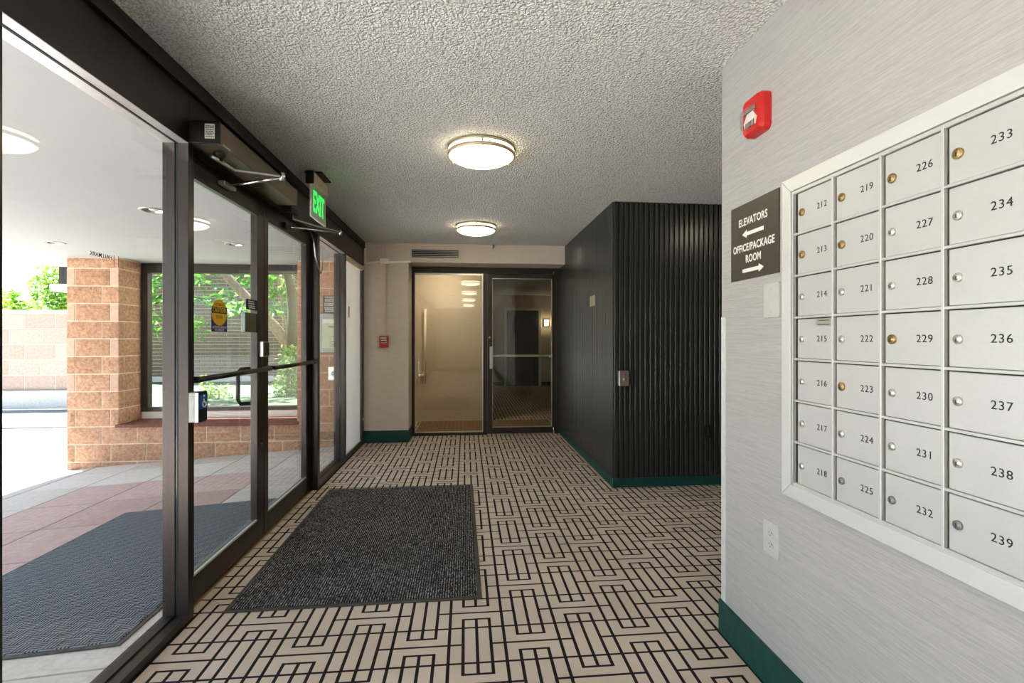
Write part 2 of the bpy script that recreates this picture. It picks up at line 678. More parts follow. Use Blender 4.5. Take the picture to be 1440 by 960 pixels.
tag(boxes('wall_corridor', [(5.0, 5.2, 0.3, 14.2, 0, CEIL), (-1.45, 0.42, 7.52, 14.2, 0, CEIL), (-1.45, -1.235, 6.47, 7.52, 0, CEIL), (0.42, 5.0, 13.0, 14.2, 0, CEIL), (2.3, 5.0, 6.6, 13.0, 0, CEIL)], M['paper_back']), 'beige walls of the hallway beyond the inner glass door', 'wall', kind='structure')
tag(boxes('wall_left', [(XO, XI, -6.4, -6.0, 0, CEIL)], M['paper']), 'pale wall on the street side behind the viewpoint', 'wall', kind='structure')

# baseboards
def baseboard(name, bs, label):
    o = boxes(name, bs, M['base_green'])
    tag(o, label, 'baseboard', kind='structure')
baseboard('baseboard_right', [(1.095, 1.105, -6.4, 2.01, 0, 0.14), (1.105, 1.56, 2.0, 2.01, 0, 0.14)], 'deep green baseboard under the mailboxes')
baseboard('baseboard_back', [(XI, -0.70, 6.02, 6.03, 0, 0.148), (-0.70, -0.69, 6.02, 6.40, 0, 0.148)], 'dark green baseboard on the short back wall pier')
baseboard('baseboard_block', [(1.243, 1.253, 4.013, 6.40, 0, 0.083), (1.253, 5.0, 4.013, 4.023, 0, 0.083)], 'deep green baseboard below the black battens')
baseboard('baseboard_hall', [(0.42, 0.43, 7.52, 13.0, 0, 0.10), (0.43, 2.3, 12.99, 13.0, 0, 0.1), (XI, 1.09, -6.4, -6.39, 0, 0.14)], 'dark green baseboard in the hallway beyond the glass')

# battened black block
core = thing('wall_block', 'block of black vertical wooden battens beside the inner glass door', 'wall', (1.262, 4.032, 0), kind='structure')
box('backing_board', (0, 3.74, 0, 2.45, 0.0, CEIL), M['groove'], core)
PITCH, SW, SD = 0.0445, 0.036, 0.016
def batten_mesh(w, d, z0, z1):
    bm = bmesh.new()
    prof = [(-w / 2, 0), (-w / 2 + 0.001, d - 0.004), (-w / 2 + 0.005, d), (w / 2 - 0.005, d), (w / 2 - 0.001, d - 0.004), (w / 2, 0)]
    a = [bm.verts.new((x, -y, z0)) for x, y in prof]
    b = [bm.verts.new((x, -y, z1)) for x, y in prof]
    for k in range(len(prof)):
        k2 = (k + 1) % len(prof)
        bm.faces.new((a[k], a[k2], b[k2], b[k]))
    bm.faces.new(a)
    bm.faces.new(b[::-1])
    bmesh.ops.recalc_face_normals(bm, faces=bm.faces)
    me = bpy.data.meshes.new('slat')
    bm.to_mesh(me)
    bm.free()
    me.materials.append(M['panel'])
    return me
bme = batten_mesh(SW, SD, 0.078, CEIL - 0.002)
n_front = int(3.6 / PITCH)
for k in range(n_front):
    link('slat', bme, (0.016 + k * PITCH, 0, 0), None, core)
for k in range(int(2.36 / PITCH) + 1):
    o = link('slat', bme, (0, 0.016 + k * PITCH, 0), None, core)
    o.rotation_euler = (0, 0, -math.pi / 2)

# ------------------------------------------------------------------ storefront
hd = thing('trim_1', 'dark bronze header beam above the storefront glass', 'trim', (XI, 2.3, 2.146), kind='structure')
boxes('header_panel', [(-0.11, 0, -8.3, -0.006, 0, 0.294)], M['bronze'], hd, 0.001)
boxes('header_panel', [(-0.11, 0, -0.002, 2.79, 0, 0.294)], M['bronze'], hd, 0.001)
boxes('header_panel', [(-0.11, 0, 2.794, 3.73, 0, 0.294)], M['bronze'], hd, 0.001)
box('ceiling_strip', (0, 0.02, -8.3, 3.73, 0.222, 0.294), M['gasket'], hd, 0.002)
box('glazing_groove', (-0.056, -0.044, -8.3, 3.72, -0.004, 0.002), M['gasket'], hd)


def mullion(parent, y0, y1, z0=0.0, z1=2.146, name='mullion'):
    o = boxes(name, [(XI - 0.043 - XI, 0, y0, y1, z0, z1), (-0.11, -0.057, y0, y1, z0, z1)], M['bronze'], parent, 0.0015)
    boxes('gasket', [(-0.057, -0.043, y0 + 0.006, y1 - 0.006, z0, z1)], M['gasket'], o)
    return o


def sidelight(name, label, y0, y1, mulls, rail_h=0.036):
    w = thing(name, label, 'window', (XI, 0, 0), kind='structure')
    for a, b in mulls:
        mullion(w, a, b)
    boxes('head_stop', [(-0.043, -0.001, y0, y1, 2.1435, 2.146), (-0.109, -0.057, y0, y1, 2.1435, 2.146)], M['stop'], w)
    r = boxes('bottom_rail', [(-0.043, 0, y0, y1, 0, rail_h), (-0.11, -0.057, y0, y1, 0, rail_h)], M['bronze'], w, 0.0015)
    boxes('gasket', [(-0.057, -0.043, y0, y1, 0, rail_h - 0.006)], M['gasket'], r)
    box('pane', (-0.053, -0.047, y0, y1, rail_h - 0.006, 2.15), M['pane'], w)
    return w


w1 = sidelight('window_1', 'widest storefront sidelight pane before the entrance doors', 1.42, 2.29, [(1.37, 1.42), (2.29, 2.335)])
w2 = sidelight('window_2', 'narrow sidelight pane just past the entrance doors', 4.25, 5.10, [(4.185, 4.25), (5.10, 5.16)])
w3 = sidelight('window_3', 'last sidelight pane covered by the white blind', 5.16, 5.955, [(5.955, 6.03)])
w5 = sidelight('window_5', 'unseen storefront panes behind the viewpoint, extended to let in daylight', -5.95, 1.37, [(-6.0, -5.95), (-4.5, -4.45), (-3.0, -2.95), (-1.5, -1.45), (0.0, 0.05)])  # unseen run of panes, lengthened to bring more daylight into the lobby

# entrance doors
DX0, DX1 = -1.335, -1.29


def glass_door(name, label, y0, y1, sl, sr):
    d = thing(name, label, 'door', (DX1, y0, 0.0), kind='structure')
    t = DX0 - DX1
    W = y1 - y0
    box('stile', (t, 0, 0, sl, 0.012, 2.108), M['bronze'], d, 0.002)
    box('stile', (t, 0, W - sr, W, 0.012, 2.108), M['bronze'], d, 0.002)
    box('top_rail', (t, 0, sl, W - sr, 2.045, 2.108), M['bronze'], d, 0.002)
    box('bottom_rail', (t, 0, sl, W - sr, 0.012, 0.135), M['bronze'], d, 0.002)
    bead = [(-0.014, -0.002, sl, W - sr, 0.135, 0.145), (-0.014, -0.002, sl, W - sr, 2.036, 2.045),
            (-0.014, -0.002, sl, sl + 0.008, 0.145, 2.036), (-0.014, -0.002, W - sr - 0.008, W - sr, 0.145, 2.036)]
    boxes('glazing_bead', bead[:1], M['alu_bar'], d)
    boxes('glazing_bead', bead[1:], M['bronze'], d)
    box('pane', (-0.026, -0.020, sl - 0.004, W - sr + 0.004, 0.13, 2.05), M['pane'], d)
    return d


d1 = glass_door('door_1', 'first glass entrance door leaf with the yellow caution decal', 2.345, 3.243, 0.09, 0.09)
d2 = glass_door('door_2', 'second glass entrance door leaf nearer the exit sign', 3.249, 4.155, 0.058, 0.075)
for d, a, b in ((d1, 0.03, 0.86), (d2, 0.03, 0.885)):
    pb = tube('push_bar', [(0.055, a, 1.08), (0.055, b, 1.08)], 0.0135, M['bronze'], d, 10)
    boxes('bar_bracket', [(0, 0.06, a - 0.012, a + 0.016, 1.066, 1.094), (0, 0.06, b - 0.016, b + 0.012, 1.066, 1.094)], M['bronze'], pb, 0.002)
    # outside pull handle beyond the glass
yh = 3.155 - 2.345
tube('pull_handle', [(-0.045, yh + 0.05, 1.08), (-0.115, yh + 0.03, 1.08), (-0.12, yh, 1.06), (-0.12, yh, 0.89), (-0.115, yh + 0.02, 0.862), (-0.045, yh + 0.06, 0.86)], 0.0125, M['bronze'], d1, 10)
lc = box('latch_case', (0, 0.026, 0.825, 0.915, 1.155, 1.253), M['steel'], d1, 0.003)
box('latch_face', (0.026, 0.029, 0.833, 0.907, 1.163, 1.245), M['bronze'], lc)
boxes('door_screw', [(0, 0.004, 0.855, 0.863, 0.60, 0.608)], M['steel'], d1)
df = thing('trim_2', 'bronze frame and threshold around the entrance doors', 'trim', (XI, 2.335, 0), kind='structure')
boxes('head_stop', [(-0.11, -0.055, 0, 1.85, 2.108, 2.146)], M['bronze'], df, 0.001)
boxes('jamb', [(-0.11, -0.045, 0, 0.01, 0, 2.11)], M['gasket'], df)
boxes('jamb', [(-0.11, -0.045, 1.82, 1.85, 0, 2.11)], M['gasket'], df)
box('threshold', (-0.125, -0.042, 0.0, 1.85, -0.01, 0.010), M['brass'], df, 0.003)

# inner glazed screen at the end of the lobby
YB = 6.42
fr = thing('trim_3', 'dark brown frame around the inner glass screen', 'trim', (0, YB, 0), kind='structure')
boxes('jamb', [(-0.70, -0.665, -0.03, 0.04, 0, 2.21)], M['bronze2'], fr, 0.002)
boxes('jamb', [(1.182, 1.262, -0.03, 0.04, 0, 2.21)], M['bronze2'], fr, 0.002)
boxes('mullion', [(0.228, 0.282, -0.03, 0.04, 0, 2.13)], M['bronze2'], fr, 0.002)
boxes('head', [(-0.665, 1.182, -0.03, 0.04, 2.13, 2.21)], M['bronze2'], fr, 0.002)
boxes('sill_rail', [(-0.665, 0.228, -0.03, 0.04, 0, 0.036)], M['bronze2'], fr, 0.002)
w4 = thing('window_4', 'fixed glass panel beside the inner door', 'window', (0, YB, 0), kind='structure')
box('pane', (-0.665, 0.228, 0.0, 0.006, 0.036, 2.13), M['pane_tint'], w4)
boxes('glazing_bead', [(-0.665, 0.228, -0.012, 0.0, 2.105, 2.13), (-0.665, -0.655, -0.012, 0, 0.05, 2.105), (0.216, 0.228, -0.012, 0, 0.05, 2.105), (-0.665, 0.228, -0.012, 0, 0.036, 0.05)], M['nickel'], w4)
d3 = thing('door_3', 'inner glass door with a pale pull plate at the end of the lobby', 'door', (0.286, YB, 0), kind='structure')
boxes('stile', [(0, 0.062, -0.022, 0.022, 0.012, 2.128)], M['bronze2'], d3, 0.002)
boxes('stile', [(0.866, 0.893, -0.022, 0.022, 0.012, 2.128)], M['bronze2'], d3, 0.002)
boxes('top_rail', [(0.062, 0.866, -0.022, 0.022, 2.072, 2.128)], M['bronze2'], d3, 0.002)
boxes('bottom_rail', [(0.062, 0.866, -0.022, 0.022, 0.012, 0.092)], M['bronze2'], d3, 0.002)
box('pane', (0.058, 0.87, 0.0, 0.006, 0.088, 2.076), M['pane_tint'], d3)
boxes('glazing_bead', [(0.062, 0.866, -0.012, 0, 2.064, 2.072), (0.062, 0.866, -0.012, 0, 0.092, 0.1), (0.858, 0.866, -0.012, 0, 0.1, 2.064)], M['nickel'], d3)
hp = box('pull_plate', (0.028, 0.072, -0.03, -0.022, 0.872, 1.166), M['offwhite'], d3, 0.002)
box('pull_grip', (0.058, 0.072, -0.06, -0.03, 0.872, 1.166), M['steel'], hp, 0.002)
o = lathe('lock_cylinder', [(0, 0.01), (0.012, 0.01), (0.016, 0.006), (0.016, 0)], M['brass'], d3, (0, 0, 0), 16)
o.rotation_euler = (math.pi / 2, 0, 0)
o.location = (0.03, -0.022, 1.285)
pbr = boxes('push_bar', [(0.06, 0.866, 0.05, 0.07, 1.025, 1.055)], M['steel'], d3, 0.003)
boxes('bar_bracket', [(0.062, 0.09, 0.02, 0.06, 1.025, 1.055), (0.84, 0.866, 0.02, 0.06, 1.025, 1.055)], M['steel'], pbr)
o = tube('pivot', [(0.885, -0.03, 0.012), (0.885, -0.03, 0.085)], 0.011, M['chrome'], d3)
o = tube('pivot', [(0.885, -0.03, 2.135), (0.885, -0.03, 2.165)], 0.009, M['chrome'], d3)

# ------------------------------------------------------------------ mats
mt = thing('floor_mat', 'charcoal ribbed carpet mat lying inside the entrance doors', 'mat', (-0.53, 3.27, 0))
box('rubber_border', (-0.6, 0.6, -0.915, 0.925, 0.0, 0.006), M['rubber'], mt, 0.002)
box('carpet_pile', (-0.578, 0.578, -0.893, 0.903, 0.005, 0.0115), M['rib'], mt, 0.002)
mt.rotation_euler = (0, 0, math.radians(0.6))

# ------------------------------------------------------------------ mailboxes
WX = 1.105
mb = thing('mailbox_bank', 'aluminium bank of numbered apartment mailboxes set in the right wall', 'mailboxes', (WX, 1.579, 0.734), 'R')
UW, UH, FW = 0.795, 1.077, 0.046      # outer size, frame width (local u along the wall, v up)
f0, f1 = 0.0, 0.016
def frame_rail(pts):
    prism('frame_rail', pts, f0, f1, M['alu_frame'], mb, 0.0015)
frame_rail([(0, 0), (UW, 0), (UW - FW, FW), (FW, FW)])
frame_rail([(0, UH), (FW, UH - FW), (UW - FW, UH - FW), (UW, UH)])
frame_rail([(0, 0.0012), (FW - 0.0012, FW), (FW - 0.0012, UH - FW), (0, UH - 0.0012)])
frame_rail([(UW, 0.0012), (UW, UH - 0.0012), (UW - FW + 0.0012, UH - FW), (UW - FW + 0.0012, FW)])
box('back_panel', (0.03, UW - 0.03, 0.03, UH - 0.03, 0.0005, 0.002), M['gasket'], mb)
CW, RH = 0.168, 0.1383
U0 = 1.579 - 1.517                      # left edge of the first column of doors
V0 = 0.787 - 0.734
# inner trim, dividers and shelves
boxes('inner_trim', [(FW + 0.003, FW + 0.009, FW + 0.003, UH - FW - 0.003, 0, 0.013), (UW - FW - 0.009, UW - FW - 0.003, FW + 0.003, UH - FW - 0.003, 0, 0.013),
                     (FW + 0.009, UW - FW - 0.009, UH - FW - 0.011, UH - FW - 0.003, 0, 0.013), (FW + 0.009, UW - FW - 0.009, FW - 0.001, FW + 0.005, 0, 0.013)], M['alu_bar'], mb)
for k in range(4):
    u = U0 + k * CW
    if k:
        box('divider', (u - 0.005, u + 0.003, V0, V0 + 7 * RH, 0, 0.014), M['alu_bar'], mb, 0.001)
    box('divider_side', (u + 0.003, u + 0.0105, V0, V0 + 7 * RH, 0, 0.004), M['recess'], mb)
for r in range(0, 8):
    v = V0 + r * RH
    box('shelf_edge', (U0 - 0.004, U0 + 4 * CW, v - 0.0035, v + 0.0035, 0, 0.0128), M['alu_bar'], mb, 0.001)
door_me = None
lock_me = {}
locks = {212: 'brass', 219: 'brass', 226: 'brass', 233: 'brass', 220: 'brass', 229: 'brass', 223: 'brass', 213: 'brass', 225: 'greylock', 232: 'greylock', 239: 'greylock'}
for c in range(4):
    for r in range(7):
        num = 212 + 7 * c + r
        u0 = U0 + c * CW + 0.011
        u1 = U0 + (c + 1) * CW - 0.006
        v1 = V0 + (7 - r) * RH - 0.0065
        v0 = V0 + (6 - r) * RH + 0.0045
        cc = ((u0 + u1) / 2, (v0 + v1) / 2, 0.0055)
        if door_me is None:
            d = box('mailbox_door', (u0, u1, v0, v1, 0.002, 0.009), M['alu'], mb, 0.0012)
            door_me = d.data
        else:
            d = link('mailbox_door', door_me, cc, None, mb)
        kind = locks.get(num, 'nickel')
        lu, lv = u0 + 0.0215, v0 + 0.062
        R = 0.0105 if kind != 'brass' else 0.0125
        lk = lathe('lock', [(0, 0.0065), (R * 0.55, 0.0065), (R * 0.62, 0.005), (R * 0.82, 0.0062), (R, 0.004), (R, 0)], M[kind], d, (lu, lv, 0.009), 20)
        # keyhole: sits in the lock face
        ks = boxes('number', [(lu - 0.0012, lu + 0.0012, lv - 0.0055, lv + 0.003, 0.0152, 0.0158)], M['ink'], d)
        ks.name = 'keyhole'
        text('number', str(num), 0.0265, M['ink'], d, (u0 + 0.109, v0 + 0.063, 0.0092), 0.0, spacing=1.12)
        if num == 215:
            bd = box('badge', (u0 + 0.083, u0 + 0.147, v0 + 0.102, v0 + 0.126, 0.009, 0.0102), M['nickel'], d)
            dashes('badge_print', M['ink'], d, u0 + 0.09, u0 + 0.142, [v0 + 0.107, v0 + 0.12], 0.0018, 0.0102, 4)

# ------------------------------------------------------------------ right wall fittings
sg = thing('direction_sign', 'dark sign reading elevators and office package room with arrows', 'sign', (WX, 1.917, 1.504), 'R')
box('sign_plate', (0, 0.308, 0, 0.3, 0, 0.006), M['sign'], sg, 0.001)
text('lettering', 'ELEVATORS', 0.041, M['white'], sg, (0.151, 0.226, 0.0062), 0.0008, fit=0.185, spacing=1.06)
text('lettering', 'OFFICE/PACKAGE', 0.041, M['white'], sg, (0.152, 0.124, 0.0062), 0.0008, fit=0.267, spacing=1.06)
text('lettering', 'ROOM', 0.041, M['white'], sg, (0.156, 0.078, 0.0062), 0.0008, fit=0.097, spacing=1.06)
def arrow(x0, x1, y, s):
    # s=-1 points to smaller x
    tip, tail = (x0, x1) if s < 0 else (x1, x0)
    h = tip - s * 0.03
    return [(tip, y), (h, y + 0.0155 * s), (h, y + 0.007 * s), (tail, y + 0.007 * s), (tail, y - 0.007 * s), (h, y - 0.007 * s), (h, y - 0.0155 * s)][::1 if s > 0 else 1]
prism('arrow', arrow(0.083, 0.222, 0.178, -1), 0.006, 0.0066, M['white'], sg)
prism('arrow', arrow(0.085, 0.222, 0.034, 1), 0.006, 0.0066, M['white'], sg)

st = thing('fire_strobe', 'red fire alarm strobe with clear lens high above the direction sign', 'alarm', (WX, 1.775, 2.035), 'R')
def strobe_body():
    bm = bmesh.new()
    # wedge that bulges off the wall, taller than wide with a curved lower lip
    outline = rrect(0, 0.118, 0, 0.142, 0.02, 4)
    lv = [(0.0, 0.0, 0.0), (0.0, 0.028, 0.0), (0.008, 0.044, 0.006)]
    rings = []
    for ins, w, dv in lv:
        rings.append([bm.verts.new((0.059 + (x - 0.059) * (1 - ins / 0.059), 0.071 + (y - 0.071) * (1 - ins / 0.071), w)) for x, y in outline])
    n = len(outline)
    for a, b in zip(rings, rings[1:]):
        for k in range(n):
            bm.faces.new((a[k], a[(k + 1) % n], b[(k + 1) % n], b[k]))
    bm.faces.new(rings[-1])
    bm.faces.new(rings[0][::-1])
    return finish(bm, 'body', M['red'], st)
strobe_body()
rf = prism('reflector', [(0.02, 0.05), (0.098, 0.05), (0.09, 0.028), (0.028, 0.028)], 0.044, 0.047, M['white'], st)
box('flash_tube', (0.022, 0.096, 0.078, 0.096, 0.044, 0.054), M['chrome'], st, 0.003)
prism('reflector', [(0.04, 0.078), (0.078, 0.078), (0.1, 0.05), (0.018, 0.05)], 0.044, 0.048, M['white'], st)
for k in range(6):
    box('vent_slot', (0.032 + k * 0.0095, 0.036 + k * 0.0095, 0.026, 0.048, 0.047, 0.0483), M['ink'], st)
box('lens', (0.016, 0.102, 0.024, 0.1, 0.0445, 0.066), M['lens'], st, 0.012, 3)

pl = thing('blank_plate', 'blank wall plate painted pale grey right below the direction sign', 'wall plate', (WX, 1.695, 1.346), 'R')
prism('plate', rrect(0, 0.088, 0, 0.126, 0.007), 0, 0.006, M['offwhite'], pl, 0.002)
lathe('screw', [(0, 0.0075), (0.003, 0.0075), (0.004, 0.006)], M['nickel'], pl, (0.044, 0.02, 0), 12)
lathe('screw', [(0, 0.0075), (0.003, 0.0075), (0.004, 0.006)], M['nickel'], pl, (0.044, 0.106, 0), 12)


def outlet(name, label, loc, frame, mat, slot, W=0.078, H=0.125):
    t = thing(name, label, 'outlet', loc, frame)
    prism('plate', rrect(0, W, 0, H, 0.006), 0, 0.005, mat, t, 0.0015)
    for v in (H * 0.33, H * 0.67):
        rc = prism('receptacle', ellipse(W / 2, v, 0.0165, 0.0135, 20), 0.005, 0.007, mat, t)
        boxes('slot', [(W / 2 - 0.008, W / 2 - 0.0055, v - 0.001, v + 0.007, 0.007, 0.0074), (W / 2 + 0.0055, W / 2 + 0.008, v - 0.001, v + 0.007, 0.007, 0.0074), (W / 2 - 0.002, W / 2 + 0.002, v - 0.009, v - 0.005, 0.007, 0.0074)], slot, rc)
    lathe('screw', [(0, 0.0065), (0.002, 0.0065), (0.003, 0.005)], M['nickel'], t, (W / 2, H / 2, 0), 10)
    return t


outlet('wall_outlet', 'white duplex outlet low on the wall under the mailboxes', (WX, 1.70, 0.483), 'R', M['offwhite'], M['ink'], 0.088, 0.122)
outlet('wall_outlet', 'black duplex outlet low on the black batten wall', (2.055, 4.021, 0.405), 'B', M['black'], M['greylock'], 0.075, 0.12)

cg = thing('corner_guard', 'brushed steel corner guard on the end of the mailbox wall', 'corner guard', (WX, 2.0, 0.142))
boxes('guard_leaf', [(-0.002, 0.0, -0.032, 0.002, 0, 1.22)], M['guard'], cg)
boxes('guard_leaf', [(0.0, 0.04, 0.0, 0.002, 0, 1.22)], M['guard'], cg)

# ------------------------------------------------------------------ ceiling lights
def ceiling_light(label, x, y, group='round ceiling lights', bowl='bowl'):
    t = thing('ceiling_light', label, 'light', (x, y, CEIL), group=group)
    lathe('base_pan', [(0, 0), (0.196, 0), (0.198, -0.008), (0.196, -0.012), (0, -0.012)], M['bandm'], t)
    lathe('band', [(0.198, -0.002), (0.207, -0.002), (0.207, -0.018), (0.198, -0.018), (0.198, -0.002)], M['bandm'], t)
    lathe('band', [(0.198, -0.036), (0.208, -0.036), (0.208, -0.056), (0.198, -0.056), (0.198, -0.036)], M['bandm'], t)
    prof = [(0.197, -0.012), (0.197, -0.046)] + [(0.193 * math.cos(a), -0.046 - 0.05 * math.sin(a)) for a in [k * math.pi / 16 for k in range(1, 8)]] + [(0, -0.096)]
    lathe('glass_bowl', prof, M[bowl], t)
    for k in range(3):
        a = math.radians(-90 + 120 * k)
        tb = boxes('tab', [(-0.006, 0.006, 0.203, 0.209, -0.05, -0.004)], M['bandm'], t)
        tb.rotation_euler = (0, 0, a - math.pi / 2)
        v = Vector((0, 0.206, -0.027))
        v.rotate(Matrix.Rotation(a - math.pi / 2, 3, 'Z'))
        tb.location = v
        kn = lathe('knob', [(0, -0.064), (0.004, -0.062), (0.005, -0.054), (0.003, -0.05)], M['bandm'], t, (0.203 * math.cos(a), 0.203 * math.sin(a), 0), 10)
    return t


ceiling_light('round ceiling light with banded opal bowl, nearer and larger of the two', 0.095, 2.98)
ceiling_light('round ceiling light with banded opal bowl, smaller one near the back wall', 0.105, 5.02)
ceiling_light('round ceiling light in the side passage behind the mailbox wall', 2.42, 2.98)
ceiling_light('added unseen round ceiling light over the viewpoint', 0.095, 0.9)  # this and the next two are out-of-view lamps added as interior fill
ceiling_light('added unseen round ceiling light second behind the viewpoint', 0.095, -1.3)
ceiling_light('added unseen round ceiling light third behind the viewpoint', 0.095, -3.6)
ceiling_light('added hidden round ceiling light in the vestibule behind the inner screen', -0.3, 6.95, bowl='bowl_bright')  # added out of sight behind the beam to brighten the vestibule wall

hk = thing('ceiling_hook', 'small dark wire hook hanging from the ceiling near the storefront', 'hook', (-0.80, 1.50, CEIL))
lathe('rosette', [(0, 0), (0.010, 0), (0.008, -0.006), (0, -0.008)], M['bronze2'], hk, (0, 0, 0), 12)
tube('wire', [(0, 0, -0.004), (0, 0.0, -0.02), (0.004, 0.0, -0.034), (0.012, 0, -0.036), (0.014, 0, -0.028)], 0.0018, M['bronze2'], hk, 6)
dt = thing('smoke_sensor', 'tiny dark sensor at the top of the beam over the inner door', 'sensor', (0.34, 6.03, 2.41), 'B')
box('mount', (-0.006, 0.006, -0.012, 0.03, 0, 0.03), M['black'], dt, 0.002)
lathe('sensor_tip', [(0, 0.042), (0.005, 0.04), (0.007, 0.03)], M['steel'], dt, (0, 0, 0), 10)

# ------------------------------------------------------------------ back wall fittings
rw = thing('surface_raceway', 'cream surface wiring with a square box on the back wall', 'conduit', (-1.0, 6.03, 2.2), 'B')
jb = box('junction_box', (-0.037, 0.072, -0.018, 0.046, 0, 0.035), M['cream'], rw, 0.003)
def raceway(p, q, w=0.024, m='cream'):
    bm = bmesh.new()
    p, q = Vector((p[0], p[1], 0)), Vector((q[0], q[1], 0))
    d = (q - p).normalized()
    n = Vector((-d.y, d.x, 0)) * w / 2
    vs = []
    for z in (0.0, 0.018):
        for pt in (p - n, q - n, q + n, p + n):
            vs.append(bm.verts.new(pt + Vector((0, 0, z))))
    for f in ((3, 2, 1, 0), (4, 5, 6, 7), (0, 1, 5, 4), (1, 2, 6, 5), (2, 3, 7, 6), (3, 0, 4, 7)):
        bm.faces.new([vs[i] for i in f])
    return finish(bm, 'raceway', M[m], rw)
raceway((-0.205, -0.016), (-0.037, 0.006))
raceway((0.072, 0.002), (0.33, 0.012))
raceway((-0.216, -0.016), (-0.216, 0.238), 0.018)
raceway((0.018, 0.046), (0.018, 0.236), 0.016, 'beige')
raceway((0.022, -0.018), (0.022, -0.885), 0.016, 'beige')
prism('raceway_end', [(0.008, -0.885), (0.036, -0.885), (0.032, -0.84), (0.012, -0.84)], 0, 0.022, M['beige'], rw)

ps = thing('fire_pull_station', 'red fire alarm pull station on the back wall under the conduit', 'alarm', (-1.045, 6.03, 1.165), 'B')
box('body', (0, 0.105, 0, 0.138, 0, 0.045), M['dred'], ps, 0.006, 2)
text('lettering', 'FIRE', 0.04, M['white'], ps, (0.052, 0.108, 0.0453), 0.0008)
box('instruction_band', (0.02, 0.086, 0.052, 0.088, 0.045, 0.046), M['white'], ps)
boxes('pull_lever', [(0.022, 0.084, 0.06, 0.076, 0.046, 0.058)], M['ink'], ps, 0.003)
box('lower_face', (0.016, 0.09, 0.008, 0.044, 0.045, 0.047), M['red'], ps, 0.001)

vg = thing('vent_grille', 'long slotted air grille in the beam above the glass screen', 'vent', (-0.68, 6.03, 2.235), 'B')
for pts in ([(0, 0), (0.62, 0), (0.592, 0.022), (0.02, 0.022)], [(0, 0.152), (0.02, 0.13), (0.592, 0.13), (0.62, 0.152)], [(0, 0), (0.02, 0.022), (0.02, 0.13), (0, 0.152)], [(0.62, 0), (0.62, 0.152), (0.592, 0.13), (0.592, 0.022)]):
    prism('frame_rail', pts, 0, 0.012, M['paper_back'], vg)
box('face_panel', (0.02, 0.592, 0.022, 0.034, 0, 0.01), M['beige'], vg)
box('duct_back', (0.02, 0.592, 0.034, 0.13, 0.0, 0.002), M['gasket'], vg)
for k in range(4):
    s = boxes('slat', [(0.024, 0.588, 0.045 + k * 0.022, 0.051 + k * 0.022, 0.003, 0.016)], M['steel'], vg)

# ------------------------------------------------------------------ battened wall fittings
ks = thing('key_switch', 'small steel key switch box on the black battens', 'switch', (1.292, 4.021, 0.869), 'B')
box('box_body', (0, 0.085, 0, 0.128, 0, 0.036), M['steel'], ks, 0.003)
lathe('key_cylinder', [(0, 0.046), (0.012, 0.046), (0.016, 0.042), (0.018, 0.036)], M['brass'], ks, (0.048, 0.055, 0), 16)
box('indicator', (0.04, 0.056, 0.086, 0.1, 0.036, 0.039), M['dred'], ks, 0.001)
pq = thing('wall_plaque', 'small square steel plaque on the side of the batten block', 'plaque', (1.251, 4.60, 1.592), 'R')
box('plate', (-0.185, 0.0, 0, 0.105, 0, 0.006), M['nickel'], pq, 0.002)

# ------------------------------------------------------------------ door hardware on the header
op = thing('door_operator', 'long bronze automatic door operator box on the header', 'door operator', (XI, 2.29, 2.148))
box('housing', (0, 0.13, 0.014, 1.016, 0, 0.1), M['op_bronze'], op, 0.003)
ec = box('end_cap', (0, 0.132, 0.0, 0.014, -0.001, 0.102), M['black'], op, 0.002)
lb = box('label', (0.07, 0.112, -0.001, 0.0, 0.02, 0.086), M['offwhite'], ec)
bm = bmesh.new()
rnd = random.Random(3)
for k in range(7):
    x = 0.074
    while x < 0.106:
        w = rnd.uniform(0.003, 0.009)
        bm_box(bm, (x, min(x + w, 0.109), -0.0015, -0.001, 0.026 + k * 0.008, 0.030 + k * 0.008))
        x += w + 0.002
finish(bm, 'label_print', M['ink'], ec)
boxes('end_cap', [(0, 0.13, 1.016, 1.024, 0, 0.1)], M['bronze'], op, 0.002)
boxes('cover_clip', [(0.128, 0.134, 0.03, 0.1, 0.002, 0.01)], M['chrome'], op, 0.001)
lathe('spindle', [(0.026, 0), (0.026, -0.016), (0.014, -0.018), (0.014, -0.034), (0, -0.034)], M['black'], op, (0.068, 0.13, 0), 18)
ar = tube('main_arm', [(0.062, 0.08, -0.032), (0.07, 0.15, -0.032), (0.085, 0.25, -0.036), (0.2, 0.27, -0.042), (0.3, 0.29, -0.05)], [0.009, 0.008, 0.0065, 0.0065, 0.0065], M['steel'], op, 8)
tube('elbow', [(0.3, 0.29, -0.068), (0.3, 0.29, -0.028)], 0.013, M['chrome'], op, 12)
tube('link_arm', [(0.3, 0.29, -0.056), (-0.03, 0.43, -0.056)], 0.008, M['chrome'], op, 8)
boxes('door_shoe', [(-0.055, -0.02, 0.37, 0.50, -0.072, -0.050)], M['steel'], op, 0.003)

cl = thing('door_closer', 'slim double arm closer on the second door below the exit sign', 'door closer', (XI, 3.55, 2.088))
boxes('closer_body', [(0.0, 0.05, -0.12, 0.02, 0.05, 0.09)], M['black'], cl, 0.003)
tube('main_arm', [(0.03, -0.03, 0.048), (0.03, -0.03, 0.02), (0.15, 0.14, 0.01), (0.27, 0.3, 0.008)], 0.006, M['steel'], cl)
tube('link_arm', [(0.27, 0.3, -0.004), (0.1, 0.17, -0.008), (-0.055, 0.06, -0.01)], 0.006, M['chrome'], cl)
tube('elbow', [(0.27, 0.3, -0.016), (0.27, 0.3, 0.02)], 0.011, M['chrome'], cl, 10)
boxes('door_shoe', [(-0.055, -0.03, 0.0, 0.1, -0.03, 0.005)], M['black'], cl, 0.002)

